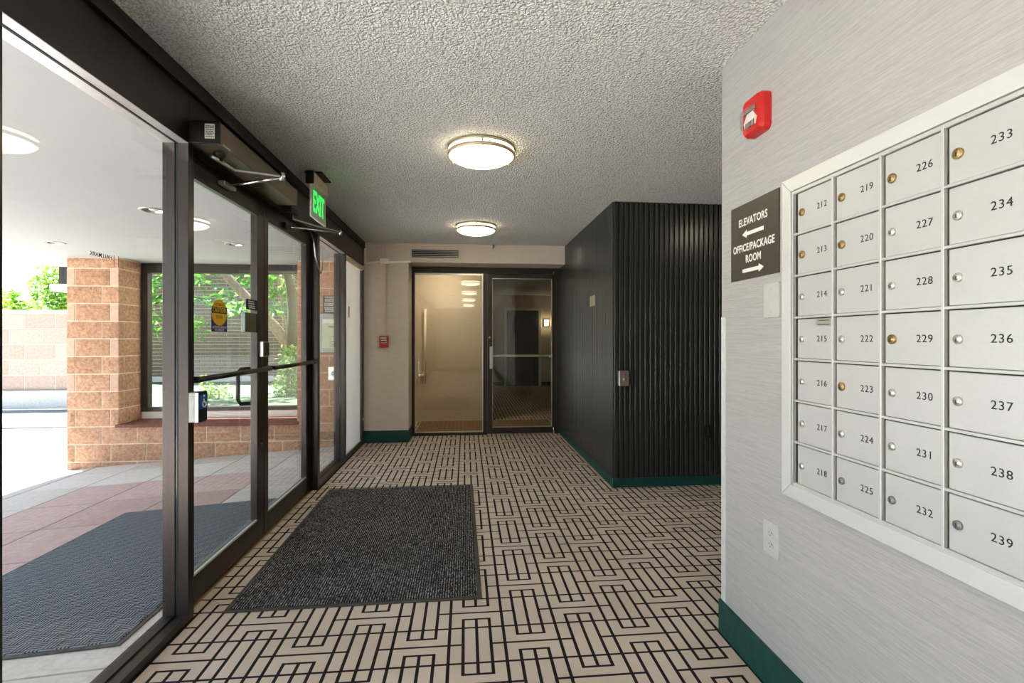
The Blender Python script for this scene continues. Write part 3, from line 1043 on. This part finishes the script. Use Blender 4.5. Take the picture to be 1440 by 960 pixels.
wl = thing('loop_cable', 'thin armoured cable looping from the header at the door jamb', 'cable', (XI, 4.14, 2.146))
tube('cable', [(-0.03, -0.05, 0.0), (0.0, -0.06, -0.08), (0.01, -0.05, -0.2), (0.02, 0.0, -0.29), (0.02, 0.07, -0.325), (0.02, 0.12, -0.28), (0.015, 0.13, -0.18), (0.0, 0.1, -0.07), (-0.03, 0.09, 0.0)], 0.0055, M['steel'], wl, 8)

ex = thing('exit_sign', 'green lit exit sign hanging from the ceiling by the doors', 'exit sign', (-1.06, 3.435, 2.118), 'L')
box('ceiling_plate', (0.06, 0.28, 0.309, 0.322, -0.06, 0.06), M['black'], ex, 0.003)
box('stem', (0.13, 0.21, 0.30, 0.31, -0.02, 0.02), M['black'], ex)
hs = box('housing', (0.0, 0.335, 0.222, 0.302, -0.022, 0.022), M['beige'], ex, 0.003)
box('end_cap', (-0.012, 0.0, 0.216, 0.304, -0.03, 0.024), M['black'], ex, 0.003)
box('lit_panel', (0.005, 0.33, 0.0, 0.222, -0.005, 0.005), M['exit_panel'], ex, 0.001)
boxes('panel_edge', [(0.0, 0.335, -0.006, 0.0, -0.006, 0.006), (0.0, 0.005, 0, 0.222, -0.006, 0.006), (0.33, 0.335, 0, 0.222, -0.006, 0.006)], M['white'], ex)
text('lettering', 'EXIT', 0.205, M['exit_green'], ex, (0.168, 0.105, 0.0055), 0.005, squeeze=0.62)

bt = thing('push_button_box', 'grey push button box with blue wheelchair square on the mullion', 'push button', (XI, 2.313, 0.895), 'L')
box('bracket', (-0.02, 0.02, 0.0, 0.135, 0, 0.006), M['black'], bt)
box('box_body', (-0.036, 0.036, 0.0, 0.135, 0.006, 0.038), M['greyplastic'], bt, 0.003)
fp = box('face_plate', (-0.039, 0.042, -0.002, 0.137, 0.038, 0.049), M['black'], bt, 0.004)
boxes('face_edge', [(-0.04, -0.037, 0.002, 0.133, 0.038, 0.0505)], M['steel'], bt)
box('access_square', (-0.028, 0.034, 0.06, 0.122, 0.049, 0.0535), M['blue'], bt, 0.001)
sy = bmesh.new()
bm_tube(sy, [(0.004 + 0.014 * math.cos(a), 0.08 + 0.014 * math.sin(a), 0.0545) for a in [math.radians(k) for k in range(110, 400, 20)]], 0.0022, 6)
bm_tube(sy, [(0.0, 0.104, 0.0545), (0.002, 0.088, 0.0545), (0.014, 0.088, 0.0545), (0.02, 0.072, 0.0545)], 0.0024, 6)
bm_tube(sy, [(0.0, 0.1165, 0.054), (0.0, 0.1165, 0.056)], 0.005, 10)
finish(sy, 'wheelchair_symbol', M['white'], bt)

# ------------------------------------------------------------------ things on the door glass
dc = thing('caution_decal', 'yellow and blue automatic caution door decal on the first door glass', 'decal', (-1.3088, 2.634, 1.306), 'L')
box('blue_base', (0, 0.166, 0, 0.118, 0, 0.0004), M['navy'], dc)
prism('oval', ellipse(0.083, 0.103, 0.081, 0.07, 40), 0.0004, 0.0008, M['yellow'], dc)
box('band', (0.003, 0.163, 0.098, 0.132, 0.0008, 0.0012), M['ink'], dc)
text('lettering', 'CAUTION', 0.036, M['yellow'], dc, (0.083, 0.115, 0.0013), 0.0007, squeeze=0.86, ext=0.0001)
text('lettering', 'AUTOMATIC', 0.018, M['ink'], dc, (0.083, 0.144, 0.0009), 0.0002, ext=0.0001)
text('lettering', 'DOOR', 0.022, M['ink'], dc, (0.083, 0.078, 0.0009), 0.0002, ext=0.0001)
text('lettering', 'ACTIVATE SWITCH', 0.0165, M['white'], dc, (0.083, 0.024, 0.0006), 0.0002, ext=0.0001)
text('lettering', 'TO OPERATE', 0.0165, M['white'], dc, (0.083, 0.009, 0.0006), 0.0002, ext=0.0001)

ns = thing('notice_plate', 'small black notice with white print beside the door stile', 'notice', (-1.288, 2.985, 1.443), 'L')
box('plate', (0, 0.15, 0, 0.062, -0.002, 0.002), M['ink'], ns)
dashes('small_print', M['white'], ns, 0.02, 0.13, [0.05, 0.037, 0.023, 0.012], 0.0065, 0.002, 8)
lb2 = thing('lock_guard', 'polished grey lock guard box on the door below the black notice', 'lock guard', (-1.29, 2.925, 1.308), 'L')
box('guard_box', (0.0, 0.145, 0, 0.115, 0.0, 0.024), M['mirror'], lb2, 0.002)
box('side_plate', (0.145, 0.21, 0, 0.112, 0.0, 0.02), M['black'], lb2, 0.002)

hm = thing('glass_lettering', 'small dark building name lettering on the widest sidelight', 'lettering', (XG - 0.0036, 1.90, 1.565), 'R')
text('lettering', 'HALLMARK', 0.021, M['ink'], hm, (0.052, 0.0, 0.0), 0.0002, ext=0.0001)
boxes('rule', [(-0.012, -0.010, -0.032, 0.012, 0, 0.0003), (-0.034, -0.032, -0.03, 0.012, 0, 0.0003)], M['ink'], hm)

bl = thing('roller_blind', 'white roller blind drawn down over the last sidelight', 'blind', (XI, 5.17, 0.0))
box('blind_cloth', (-0.024, -0.022, 0.012, 0.745, 0.05, 2.11), M['cloth'], bl)
tube('roller', [(-0.015, 0.0, 2.118), (-0.015, 0.79, 2.118)], 0.026, M['shadeplastic'], bl, 16)
o = lathe('end_cap', [(0, 0.012), (0.03, 0.01), (0.032, 0), (0, 0)], M['cream'], bl, (0, 0, 0), 18)
o.location = (-0.015, 0.79, 2.118)
o.rotation_euler = (-math.pi / 2, 0, 0)
box('hem_bar', (-0.028, -0.016, 0.012, 0.745, 0.045, 0.062), M['cream'], bl, 0.003)
o = lathe('cord_tensioner', [(0, 0.012), (0.012, 0.012), (0.02, 0.006), (0.02, 0), (0, 0)], M['offwhite'], bl, (0, 0, 0), 16)
o.rotation_euler = (0, math.pi / 2, 0)
o.location = (0.008, 0.80, 0.30)
box('label', (-0.0222, -0.0205, 0.16, 0.235, 1.50, 1.62), M['beige'], bl)

# ------------------------------------------------------------------ outside: paving, driveway
def gz(x):
    return 0.07 * (x + 1.5)


def slope_quad_box(name, x0, x1, y0, y1, t, mat, parent, gap=0.0, lift=0.0):
    x0, x1, y0, y1 = x0 + gap, x1 - gap, y0 + gap, y1 - gap
    bm = bmesh.new()
    r = bmesh.ops.create_cube(bm, size=1)
    for v in r['verts']:
        x = x0 if v.co.x < 0 else x1
        y = y0 if v.co.y < 0 else y1
        z = gz(x) + lift - (t if v.co.z < 0 else 0)
        v.co = Vector((x, y, z))
    return finish(bm, name, mat, parent)


pv = thing('paving_terrace', 'square grey and mauve paving tiles outside the entrance', 'paving', (-2.8, 3.0, -0.1), kind='structure')
pv_loc = Vector((-2.8, 3.0, -0.1))
OFF[pv] = pv_loc.copy()
pv.location = pv_loc
slope_quad_box('joint_bed', -4.33, XO, -30, 6.35, 0.1, M['rubber'], pv, 0, -0.012)
xs = [-4.165, -3.635, -3.07, -2.50, -1.93, -1.36]
ys = [0.19 + 0.6 * k - 3.0 for k in range(0, 15)] + [5.9]
for i in range(5):
    for a, b in zip(ys, ys[1:]):
        if b - a < 0.02:
            continue
        mauve = -3.64 < xs[i] + 0.01 and xs[i + 1] < -1.92 and b < 5.0 and a > 0.7
        slope_quad_box('tile', xs[i], xs[i + 1], a, b, 0.03, M['tile_mauve' if mauve else 'tile_grey'], pv, 0.006)
for a, b in zip(ys, ys[1:]):
    if b - a > 0.02:
        slope_quad_box('edge_strip', -4.32, -4.175, a, b, 0.03, M['tile_grey'], pv, 0.003)
om = bpy.data.objects.new('outdoor_mat', None)
COL.objects.link(om)
om.location = (-2.0, 3.07, gz(-2.0))
OFF[om] = Vector(om.location)
tag(om, 'grey blue basket weave rubber mat outside the doors', 'mat')
slope_quad_box('rubber_border', -2.61, -1.415, 2.13, 3.99, 0.007, M['rubber'], om, 0, 0.008)
slope_quad_box('mat_pile', -2.59, -1.435, 2.15, 3.97, 0.004, M['weave'], om, 0, 0.0125)

tag(box('ground', (-70, -4.325, -30, 80, -0.4, -0.215), M['asphalt']), 'sun bleached concrete driveway outside', 'ground', kind='structure')
boxes('road_apron', [(-4.9, -4.33, -30, 12, -0.3, -0.206)], M['asphalt'])
tag(bpy.data.objects['road_apron'], 'flat concrete apron at the edge of the terrace tiles', 'ground', kind='structure')

# curved island kerb
kb = thing('kerb_island', 'curved concrete kerb island across the driveway', 'kerb', (-8.0, 8.5, -0.21))
def arc_pts(y_front, n=12):
    pts = []
    for k in range(n + 1):
        x = -16 + 12.5 * k / n
        pts.append((x, y_front + 0.012 * (x + 8.2) ** 2 * (1 if x < -8.2 else 0.9)))
    return pts
ap = arc_pts(8.72)
outer = [(x + 8.0, y - 8.5) for x, y in ap]
inner = [(x + 8.0, y - 8.5 + 0.22) for x, y in ap]
prism('kerb_stone', outer + inner[::-1], 0, 0.115, M['concrete'], kb)
prism('island_top', inner + [(4.3, 1.72), (-8, 1.72)], 0, 0.105, M['asphalt'], kb)

# far block wall
fw = thing('block_wall', 'pinkish concrete block wall beyond the driveway', 'wall', (-10.0, 10.3, -0.1))
box('plinth', (-7, 2.6, -0.08, 0.0, 0.0, 0.36), M['concrete'], fw)
box('mortar_core', (-7, 2.6, 0.03, 0.4, 0.0, 1.86), M['mortar'], fw)
box('cap_stone', (-7, 2.65, -0.02, 0.42, 1.86, 1.93), M['concrete'], fw)
bw, bh = 0.56, 0.31
fme = None
for r in range(5):
    for k in range(17):
        x0 = -7 + (k + (0.5 if r % 2 else 0)) * bw
        if x0 + bw > 2.61:
            continue
        z0 = 0.345 + r * 0.303
        c = (x0 + bw / 2, 0.042, z0 + 0.15)
        if fme is None:
            o = box('block', (x0 + 0.006, x0 + bw - 0.006, 0.022, 0.062, z0 + 0.006, z0 + 0.297), M['stone_far'], fw, 0.006)
            fme = o.data
        else:
            link('block', fme, c, None, fw)

# ------------------------------------------------------------------ masonry with the garden window
YW = 5.9
ms = thing('masonry_wall', 'tan split face block pillars and low wall around the garden window', 'wall', (-2.9, YW, 0), kind='structure')
OFFS = Vector((-2.9, YW, 0))
box('mortar_core', (-4.475 + 2.9, -3.935 + 2.9, 0.008, 0.46, -0.4, 2.19), M['mortar'], ms)
box('mortar_core', (-1.97 + 2.9, -1.352 + 2.9, 0.008, 0.46, -0.3, 2.19), M['mortar'], ms)
box('mortar_core', (-3.935 + 2.9, -1.97 + 2.9, 0.008, 0.46, -0.4, 0.262), M['mortar'], ms)
VAR = {}


def split_block(w, h, d, smooth, k):
    key = (round(w, 3), round(h, 3), smooth, k)
    if key in VAR:
        return VAR[key]
    rnd = random.Random(hash(key) & 0xffff)
    bm = bmesh.new()
    nx, nz = (max(2, int(w / 0.06)), 4) if not smooth else (1, 1)
    g = [[bm.verts.new((-w / 2 + w * i / nx, 0, -h / 2 + h * j / nz)) for i in range(nx + 1)] for j in range(nz + 1)]
    for j in range(nz + 1):
        for i in range(nx + 1):
            edge = i in (0, nx) or j in (0, nz)
            v = g[j][i]
            if smooth:
                v.co.y = -0.006
            else:
                v.co.y = -0.003 - (rnd.uniform(0.0, 0.004) if edge else rnd.uniform(0.004, 0.02))
                if not edge:
                    v.co.x += rnd.uniform(-0.012, 0.012)
                    v.co.z += rnd.uniform(-0.01, 0.01)
    for j in range(nz):
        for i in range(nx):
            bm.faces.new((g[j][i], g[j][i + 1], g[j + 1][i + 1], g[j + 1][i]))
    rim = [g[0][i] for i in range(nx + 1)] + [g[j][nx] for j in range(1, nz + 1)] + [g[nz][i] for i in range(nx - 1, -1, -1)] + [g[j][0] for j in range(nz - 1, 0, -1)]
    bk = [bm.verts.new((v.co.x, 0.012, v.co.z)) for v in rim]
    n = len(rim)
    for i in range(n):
        bm.faces.new((rim[i], bk[i], bk[(i + 1) % n], rim[(i + 1) % n]))
    bmesh.ops.recalc_face_normals(bm, faces=bm.faces)
    me = bpy.data.meshes.new('block')
    bm.to_mesh(me)
    bm.free()
    me.materials.append(M['stone_smooth' if smooth else 'stone'])
    VAR[key] = me
    return me


def block_front(x0, x1, z0, z1, smooth=False, j=0.0065):
    w, h = x1 - x0 - 2 * j, z1 - z0 - 2 * j
    link('block', split_block(w, h, 0, smooth, random.randint(0, 2)), ((x0 + x1) / 2 + 2.9, 0.008, (z0 + z1) / 2), None, ms)


def block_side(y0, y1, z0, z1, x, sgn, j=0.0065):
    w, h = y1 - y0 - 2 * j, z1 - z0 - 2 * j
    o = link('block', split_block(w, h, 0, False, random.randint(0, 2)), (x + 2.9, (y0 + y1) / 2 - YW, (z0 + z1) / 2), None, ms)
    o.rotation_euler = (0, 0, math.pi / 2 * sgn)


CH = 0.1995
rows = [0.27 + CH * k for k in range(-3, 10)]
for n, z0 in enumerate(rows):
    z1 = min(z0 + CH, 2.185)
    k = n - 3                       # 0 = first course above the sill
    if z1 - z0 < 0.03:
        continue
    # left pillar
    if k % 2 == 0:
        cuts = [(-4.481, -4.392, True if k >= 2 else False), (-4.392, -4.019, False), (-4.019, -3.930, True if k >= 1 else False)]
    else:
        cuts = [(-4.481, -4.112, False), (-4.112, -3.930, False)]
    if k >= 0:
        for a, b, s in cuts:
            block_front(a, b, z0, z1, s)
        if k % 2:
            block_side(YW, YW + 0.10, z0, z1, -3.936, 1)
            block_side(YW + 0.10, YW + 0.39, z0, z1, -3.936, 1)
        else:
            block_side(YW, YW + 0.39, z0, z1, -3.936, 1)
        # right pillar
        rc = [-1.981, -1.61, -1.352] if k % 2 else [-1.981, -1.78, -1.352]
        for a, b in zip(rc, rc[1:]):
            block_front(a, b, z0, z1)
        block_side(YW, YW + 0.39, z0, z1, -1.968, -1)
    else:
        # low wall courses run through
        x = -4.481
        w_first = 0.089 if k % 2 == 0 else 0.369
        edges = [x, x + w_first]
        while edges[-1] < -1.352 - 0.2:
            edges.append(edges[-1] + 0.375)
        edges[-1] = -1.352
        for a, b in zip(edges, edges[1:]):
            if z1 < gz((a + b) / 2) - 0.03:
                continue
            block_front(a, b, z0, z1)
tag(box('window_sill', (-3.95, -1.96, YW - 0.035, 6.36, 0.262, 0.296), M['sill'], None, 0.004), 'red brown ledge under the garden window', 'ledge', kind='structure')
gw = thing('window_6', 'wide dark framed garden window between the block pillars', 'window', (-3.93, 6.30, 0.296), kind='structure')
W6 = 1.95
box('base_board', (0, W6, 0.0, 0.06, 0, 0.085), M['cream'], gw)
box('bottom_rail', (0, W6, -0.02, 0.07, 0.085, 0.135), M['bronze'], gw, 0.002)
box('top_rail', (0, W6, -0.02, 0.07, 1.78, 1.893), M['bronze'], gw, 0.002)
box('jamb', (0, 0.075, -0.02, 0.07, 0.135, 1.78), M['bronze'], gw, 0.002)
box('jamb', (W6 - 0.03, W6, -0.02, 0.07, 0.135, 1.78), M['bronze'], gw, 0.002)
box('pane', (0.075, W6 - 0.03, 0.02, 0.026, 0.135, 1.78), M['pane_out'], gw)

# intercom and notices on the right pillar
ic = thing('intercom_panel', 'grey framed intercom panel with pale display on the right block pillar', 'intercom', (-1.712, YW - 0.03, 1.105), 'B')
box('frame', (0, 0.25, 0, 0.46, 0, 0.02), M['greyplastic'], ic, 0.004)
box('display', (0.04, 0.21, 0.055, 0.395, 0.02, 0.023), M['lcd'], ic)
box('header_strip', (0.045, 0.205, 0.345, 0.39, 0.023, 0.024), M['white'], ic)
box('green_bar', (0.11, 0.2, 0.295, 0.315, 0.023, 0.025), M['leaf_b'], ic)
nn = thing('pillar_notice', 'black notice with white print above the intercom panel', 'notice', (-1.672, YW - 0.03, 1.572), 'B')
box('plate', (0, 0.2, 0, 0.205, 0, 0.006), M['sign'], nn)
dashes('small_print', M['white'], nn, 0.015, 0.19, [0.185, 0.16, 0.14, 0.11, 0.09, 0.06, 0.04, 0.02], 0.013, 0.006, 5)
pp = thing('pillar_switch_plate', 'small steel plate below the intercom on the right pillar', 'wall plate', (-1.61, YW - 0.03, 0.78), 'B')
box('plate', (0, 0.12, 0, 0.16, 0, 0.008), M['steel'], pp, 0.002)
lathe('button', [(0, 0.02), (0.02, 0.018), (0.024, 0.008)], M['steel'], pp, (0.06, 0.08, 0), 16)

# ------------------------------------------------------------------ canopy and downlights
ZC = 2.19
cpts = [(XO, -30), (-2.75, -30), (-2.75, 1.0), (-5.62, 1.0), (-5.62, 5.9), (-5.58, 6.25), (-5.48, 6.5), (-5.3, 6.66), (-5.05, 6.73), (XO, 6.73)]  # unseen near end narrowed to an eave, shaped for sunlight on the ground
cn = prism('canopy', cpts, ZC, ZC + 0.34, M['canopy'])
cut = bmesh.new()
for x, y in ((-3.93, 5.03), (-2.23, 3.70), (-2.25, 4.96)):
    bmesh.ops.create_cone(cut, cap_ends=True, segments=28, radius1=0.075, radius2=0.075, depth=0.16, matrix=Matrix.Translation((x, y, ZC)))
cm = bpy.data.meshes.new('cut')
cut.to_mesh(cm)
cut.free()
co = bpy.data.objects.new('cut', cm)
COL.objects.link(co)
md = cn.modifiers.new('b', 'BOOLEAN')
md.operation = 'DIFFERENCE'
md.object = co
bpy.context.view_layer.update()
nm = bpy.data.meshes.new_from_object(cn.evaluated_get(bpy.context.evaluated_depsgraph_get()))
cn.modifiers.clear()
cn.data = nm
bpy.data.objects.remove(co)
tag(cn, 'smooth white canopy soffit over the entrance terrace', 'canopy', kind='structure')
for lab, x, y in (('recessed canopy downlight nearest the far driveway edge', -3.93, 5.03), ('recessed canopy downlight nearest the widest sidelight', -2.23, 3.70), ('recessed canopy downlight in front of the garden window', -2.25, 4.96)):
    t = thing('downlight', lab, 'light', (x, y, ZC), group='recessed canopy downlights')
    lathe('trim_ring', [(0.07, -0.002), (0.074, -0.006), (0.088, -0.004), (0.09, 0.0)], M['steel'], t, (0, 0, 0), 28)
    lathe('reflector', [(0.072, -0.003), (0.06, 0.05), (0.0, 0.052)], M['chrome'], t, (0, 0, 0), 28)
    lathe('lamp', [(0, -0.002), (0.028, 0.002), (0.034, 0.02), (0.02, 0.045)], M['white'], t, (0, 0, 0), 18)
# ------------------------------------------------------------------ garden behind the window
tag(prism('lawn', [(-4.4, 6.45), (-1.5, 6.45), (-1.5, 10.55), (-7.3, 10.55)], -0.3, 0.40, M['lawn']), 'pale dry lawn behind the garden window', 'ground', kind='structure')
bk = thing('brick_wall', 'grey brown brick wall with light mortar behind the garden tree', 'wall', (-7.2, 10.5, 0.4))
box('mortar_core', (0, 5.7, 0.01, 0.5, -0.3, 3.4), M['bmortar'], bk)
box('edging', (0, 5.7, -0.18, 0.01, -0.2, 0.10), M['concrete'], bk, 0.01)
BL, BH = 0.207, 0.0745
bme = None
rest = bmesh.new()
cand = []
for r in range(45):
    for k in range(32):
        x0 = k * BL + (BL / 2 if r % 2 else 0)
        z0 = r * BH
        if x0 + BL > 5.7:
            continue
        xw = x0 - 7.2
        near = abs(xw + 5.0) * 0.9 + abs(z0 + 0.4 - 1.15)
        cand.append((near, x0, z0))
cand.sort()
for n, (_, x0, z0) in enumerate(cand):
    b = (x0 + 0.006, x0 + BL - 0.006, -0.004, 0.012, z0 + 0.006, z0 + BH - 0.006)
    if n < 300:
        if bme is None:
            o = box('brick', b, M['brick'], bk)
            bme = o.data
        else:
            link('brick', bme, ((b[0] + b[1]) / 2, 0.004, (b[4] + b[5]) / 2), None, bk)
    else:
        bm_box(rest, b)
o = finish(rest, 'brick_field', M['brick'], bk)
o['kind'] = 'stuff'


def leaves(name, blobs, size, mat, parent, seed, asp=0.45):
    """leaf blades scattered through ellipsoids: blobs of (centre, radii, count)"""
    rnd = random.Random(seed)
    vs, fs = [], []
    for c, rad, n in blobs:
        for _ in range(n):
            while True:
                p = Vector((rnd.uniform(-1, 1), rnd.uniform(-1, 1), rnd.uniform(-1, 1)))
                if p.length <= 1:
                    break
            p = Vector((c[0] + p.x * rad[0], c[1] + p.y * rad[1], c[2] + p.z * rad[2]))
            L = size * rnd.uniform(0.7, 1.3)
            d = Vector((rnd.gauss(0, 1), rnd.gauss(0, 1), rnd.gauss(-0.4, 0.7))).normalized()
            s = d.cross(Vector((rnd.gauss(0, 1), rnd.gauss(0, 1), rnd.gauss(0, 1)))).normalized() * L * asp * 0.5
            up = s.cross(d).normalized() * L * 0.08
            i = len(vs)
            vs += [p, p + d * L * 0.5 + s + up, p + d * L, p + d * L * 0.5 - s + up]
            fs += [(i, i + 1, i + 2), (i, i + 2, i + 3)]
    off = OFF[parent]
    c0 = Vector(blobs[0][0])
    me = bpy.data.meshes.new(name)
    me.from_pydata([v - c0 for v in vs], [], fs)
    me.materials.append(mat)
    o = bpy.data.objects.new(name, me)
    COL.objects.link(o)
    o.parent = parent
    o.location = c0 - off
    OFF[o] = c0
    return o


def wroot(name, label, cat, loc, group=None):
    t = thing(name, label, cat, loc, group=group)
    OFF[t] = Vector(loc)
    return t


TY = 8.1
def at(x, y, yy):
    """point on the plane Y=yy seen at photo pixel x, y (used once to lay the branches out)"""
    a = (x - 720) / F_PX
    b = -(y - 476) / F_PX
    r = Vector((a * math.cos(YAW) + math.sin(YAW), math.cos(YAW) - a * math.sin(YAW), b))
    t = yy / r.y
    return Vector((r.x * t, yy, 1.27 + r.z * t))


gt = wroot('garden_tree', 'leaning tree with a forked trunk behind the garden window', 'tree', at(414, 575, TY) * 1.0)
tube('trunk', [at(413, 590, TY), at(414, 530, TY), at(414, 490, TY), at(413, 440, TY), at(409, 408, TY), at(402, 375, TY), at(392, 330, TY)], [0.16, 0.13, 0.12, 0.09, 0.07, 0.055, 0.03], M['bark2'], gt, 10)
tube('branch', [at(414, 505, TY), at(400, 478, TY), at(386, 459, TY), at(362, 433, TY), at(343, 414, TY), at(322, 392, TY), at(300, 360, TY), at(270, 325, TY)], [0.09, 0.085, 0.08, 0.075, 0.07, 0.066, 0.05, 0.02], M['wood'], gt, 10)
tube('branch', [at(350, 447, 7.6), at(330, 442, 7.5), at(326, 430, 7.4), at(310, 424, 7.4), at(275, 418, 7.3), at(240, 412, 7.2)], [0.028, 0.022, 0.018, 0.016, 0.012, 0.006], M['bark2'], gt, 8)
tube('branch', [at(405, 470, TY + 0.4), at(398, 440, TY + 0.4), at(392, 400, TY + 0.4), at(386, 360, TY + 0.4)], [0.02, 0.018, 0.015, 0.01], M['wood'], gt, 6)
tube('branch', [at(398, 470, TY + 0.6), at(396, 430, TY + 0.6), at(396, 380, TY + 0.6)], [0.016, 0.014, 0.01], M['wood'], gt, 6)
bl_ = []
for px, py, rx, rz, n, yy in ((280, 385, 0.30, 0.2, 60, 7.7), (318, 412, 0.12, 0.15, 26, 8.3), (352, 388, 0.25, 0.2, 50, 8.5), (388, 392, 0.35, 0.3, 100, 8.7),
                              (400, 415, 0.3, 0.2, 60, 8.6), (215, 400, 0.16, 0.35, 60, 7.3), (216, 440, 0.12, 0.3, 40, 7.2), (268, 420, 0.3, 0.06, 50, 7.3),
                              (335, 430, 0.2, 0.08, 30, 7.4), (272, 455, 0.16, 0.18, 46, 7.1), (385, 435, 0.14, 0.08, 20, 8.0), (300, 345, 0.9, 0.2, 110, 8.2), (230, 365, 0.4, 0.25, 100, 7.6)):
    c = at(px, py, yy)
    bl_.append((c, (rx, 0.25, rz), n))
leaves('foliage', bl_, 0.15, M['leaf_b'], gt, 11, 0.4)
sh = wroot('garden_shrub', 'leafy green shrub at the foot of the leaning tree', 'shrub', (at(408, 572, 7.7).x, 7.7, 0.4))
leaves('foliage', [(at(406, 540, 7.7), (0.22, 0.25, 0.28), 420), (at(408, 505, 7.7), (0.16, 0.2, 0.25), 220)], 0.07, M['leaf_c'], sh, 5)
tube('stem', [(at(408, 572, 7.7).x, 7.7, 0.4), at(407, 520, 7.7)], 0.015, M['wood'], sh, 6)
sh2 = wroot('garden_shrub', 'small yellow green shrub left in the pale lawn', 'shrub', (at(308, 565, 7.4).x, 7.4, 0.4))
leaves('foliage', [(at(308, 555, 7.4), (0.18, 0.2, 0.16), 200), (at(290, 545, 7.4), (0.06, 0.1, 0.22), 80)], 0.06, M['leaf_a'], sh2, 6)
tube('stem', [(at(308, 565, 7.4).x, 7.4, 0.4), at(308, 550, 7.4)], 0.01, M['wood'], sh2, 6)

# ------------------------------------------------------------------ trees and balcony beyond the far wall
def far_tree(label, x, y, h, blobs, seed):
    t = wroot('street_tree', label, 'tree', (x, y, -0.2), group='trees beyond the far wall')
    tube('trunk', [(x, y, -0.2), (x + 0.1, y, h * 0.5), (x, y, h * 0.8)], [0.16, 0.12, 0.05], M['wood'], t, 8)
    leaves('foliage', blobs, 0.17, M['leaf_a'], t, seed, 0.5)
far_tree('bright green tree above the far block wall, lower one away from the balcony', -14.2, 16.2, 2.6, [((-14.2, 16.2, 1.9), (1.0, 0.9, 0.95), 1900), ((-13.5, 16.0, 1.7), (0.9, 0.8, 0.7), 900)], 21)
far_tree('bright green tree above the far block wall, taller one behind the balcony', -13.9, 18.4, 3.6, [((-13.9, 18.4, 2.9), (1.1, 0.9, 1.2), 2000), ((-13.0, 18.2, 2.5), (1.2, 0.9, 1.3), 2200)], 22)
slope_quad_box('plain_slab', -4.32, XO, -30, ys[0], 0.03, M['tile_grey'], pv, 0.003)
bc = thing('balcony', 'white balcony slab with dark railing posts beside the tree', 'balcony', (-11.04, 14.0, 2.3))
box('slab', (0.0, 4.5, 0, 0.9, 0.24, 0.43), M['canopy'], bc)
for k in range(6):
    box('post', (0.15 + k * 0.165, 0.245 + k * 0.165, 0.1, 0.2, 0.43, 1.2), M['bronze'], bc)
box('handrail', (0.1, 4.4, 0.06, 0.2, 1.2, 1.27), M['bronze'], bc)
box('support_wall', (2.3, 4.5, 0.3, 0.9, -2.51, 0.24), M['canopy'], bc)

# things in the hallway beyond the inner door
rm = thing('runner_mat', 'plain brown runner mat just behind the inner glass screen', 'mat', (0.3, 7.0, 0))
box('mat_body', (-0.98, 0.95, -0.48, 0.48, 0, 0.008), M['runner'], rm, 0.002)
pp2 = thing('hall_pipe', 'thin cream pipe with a bracket on the wall behind the fixed panel', 'pipe', (-0.62, 7.49, 0.0))
tube('pipe', [(0, -0.01, 0.58), (0, -0.01, 1.72)], 0.02, M['cream'], pp2, 10)
boxes('bracket', [(-0.09, 0.0, -0.015, 0.02, 0.70, 0.735)], M['cream'], pp2)
hs_ = thing('wall_sconce', 'small lit wall sconce at the end of the hallway behind glass', 'sconce', (2.17, 12.98, 1.7), 'B')
box('back_plate', (-0.08, 0.08, -0.1, 0.1, 0, 0.02), M['black'], hs_)
box('lit_shade', (-0.05, 0.05, -0.08, 0.08, 0.02, 0.09), M['bowl'], hs_)
dd = thing('door_4', 'plain brown door in the hallway beyond the glass', 'door', (1.1, 12.96, 0), kind='structure')
box('leaf', (0, 0.86, 0, 0.03, 0, 2.03), M['bronze2'], dd)
boxes('casing', [(-0.07, 0, -0.02, 0.03, 0, 2.1), (0.86, 0.93, -0.02, 0.03, 0, 2.1), (0, 0.86, -0.02, 0.03, 2.03, 2.1)], M['cream'], dd)
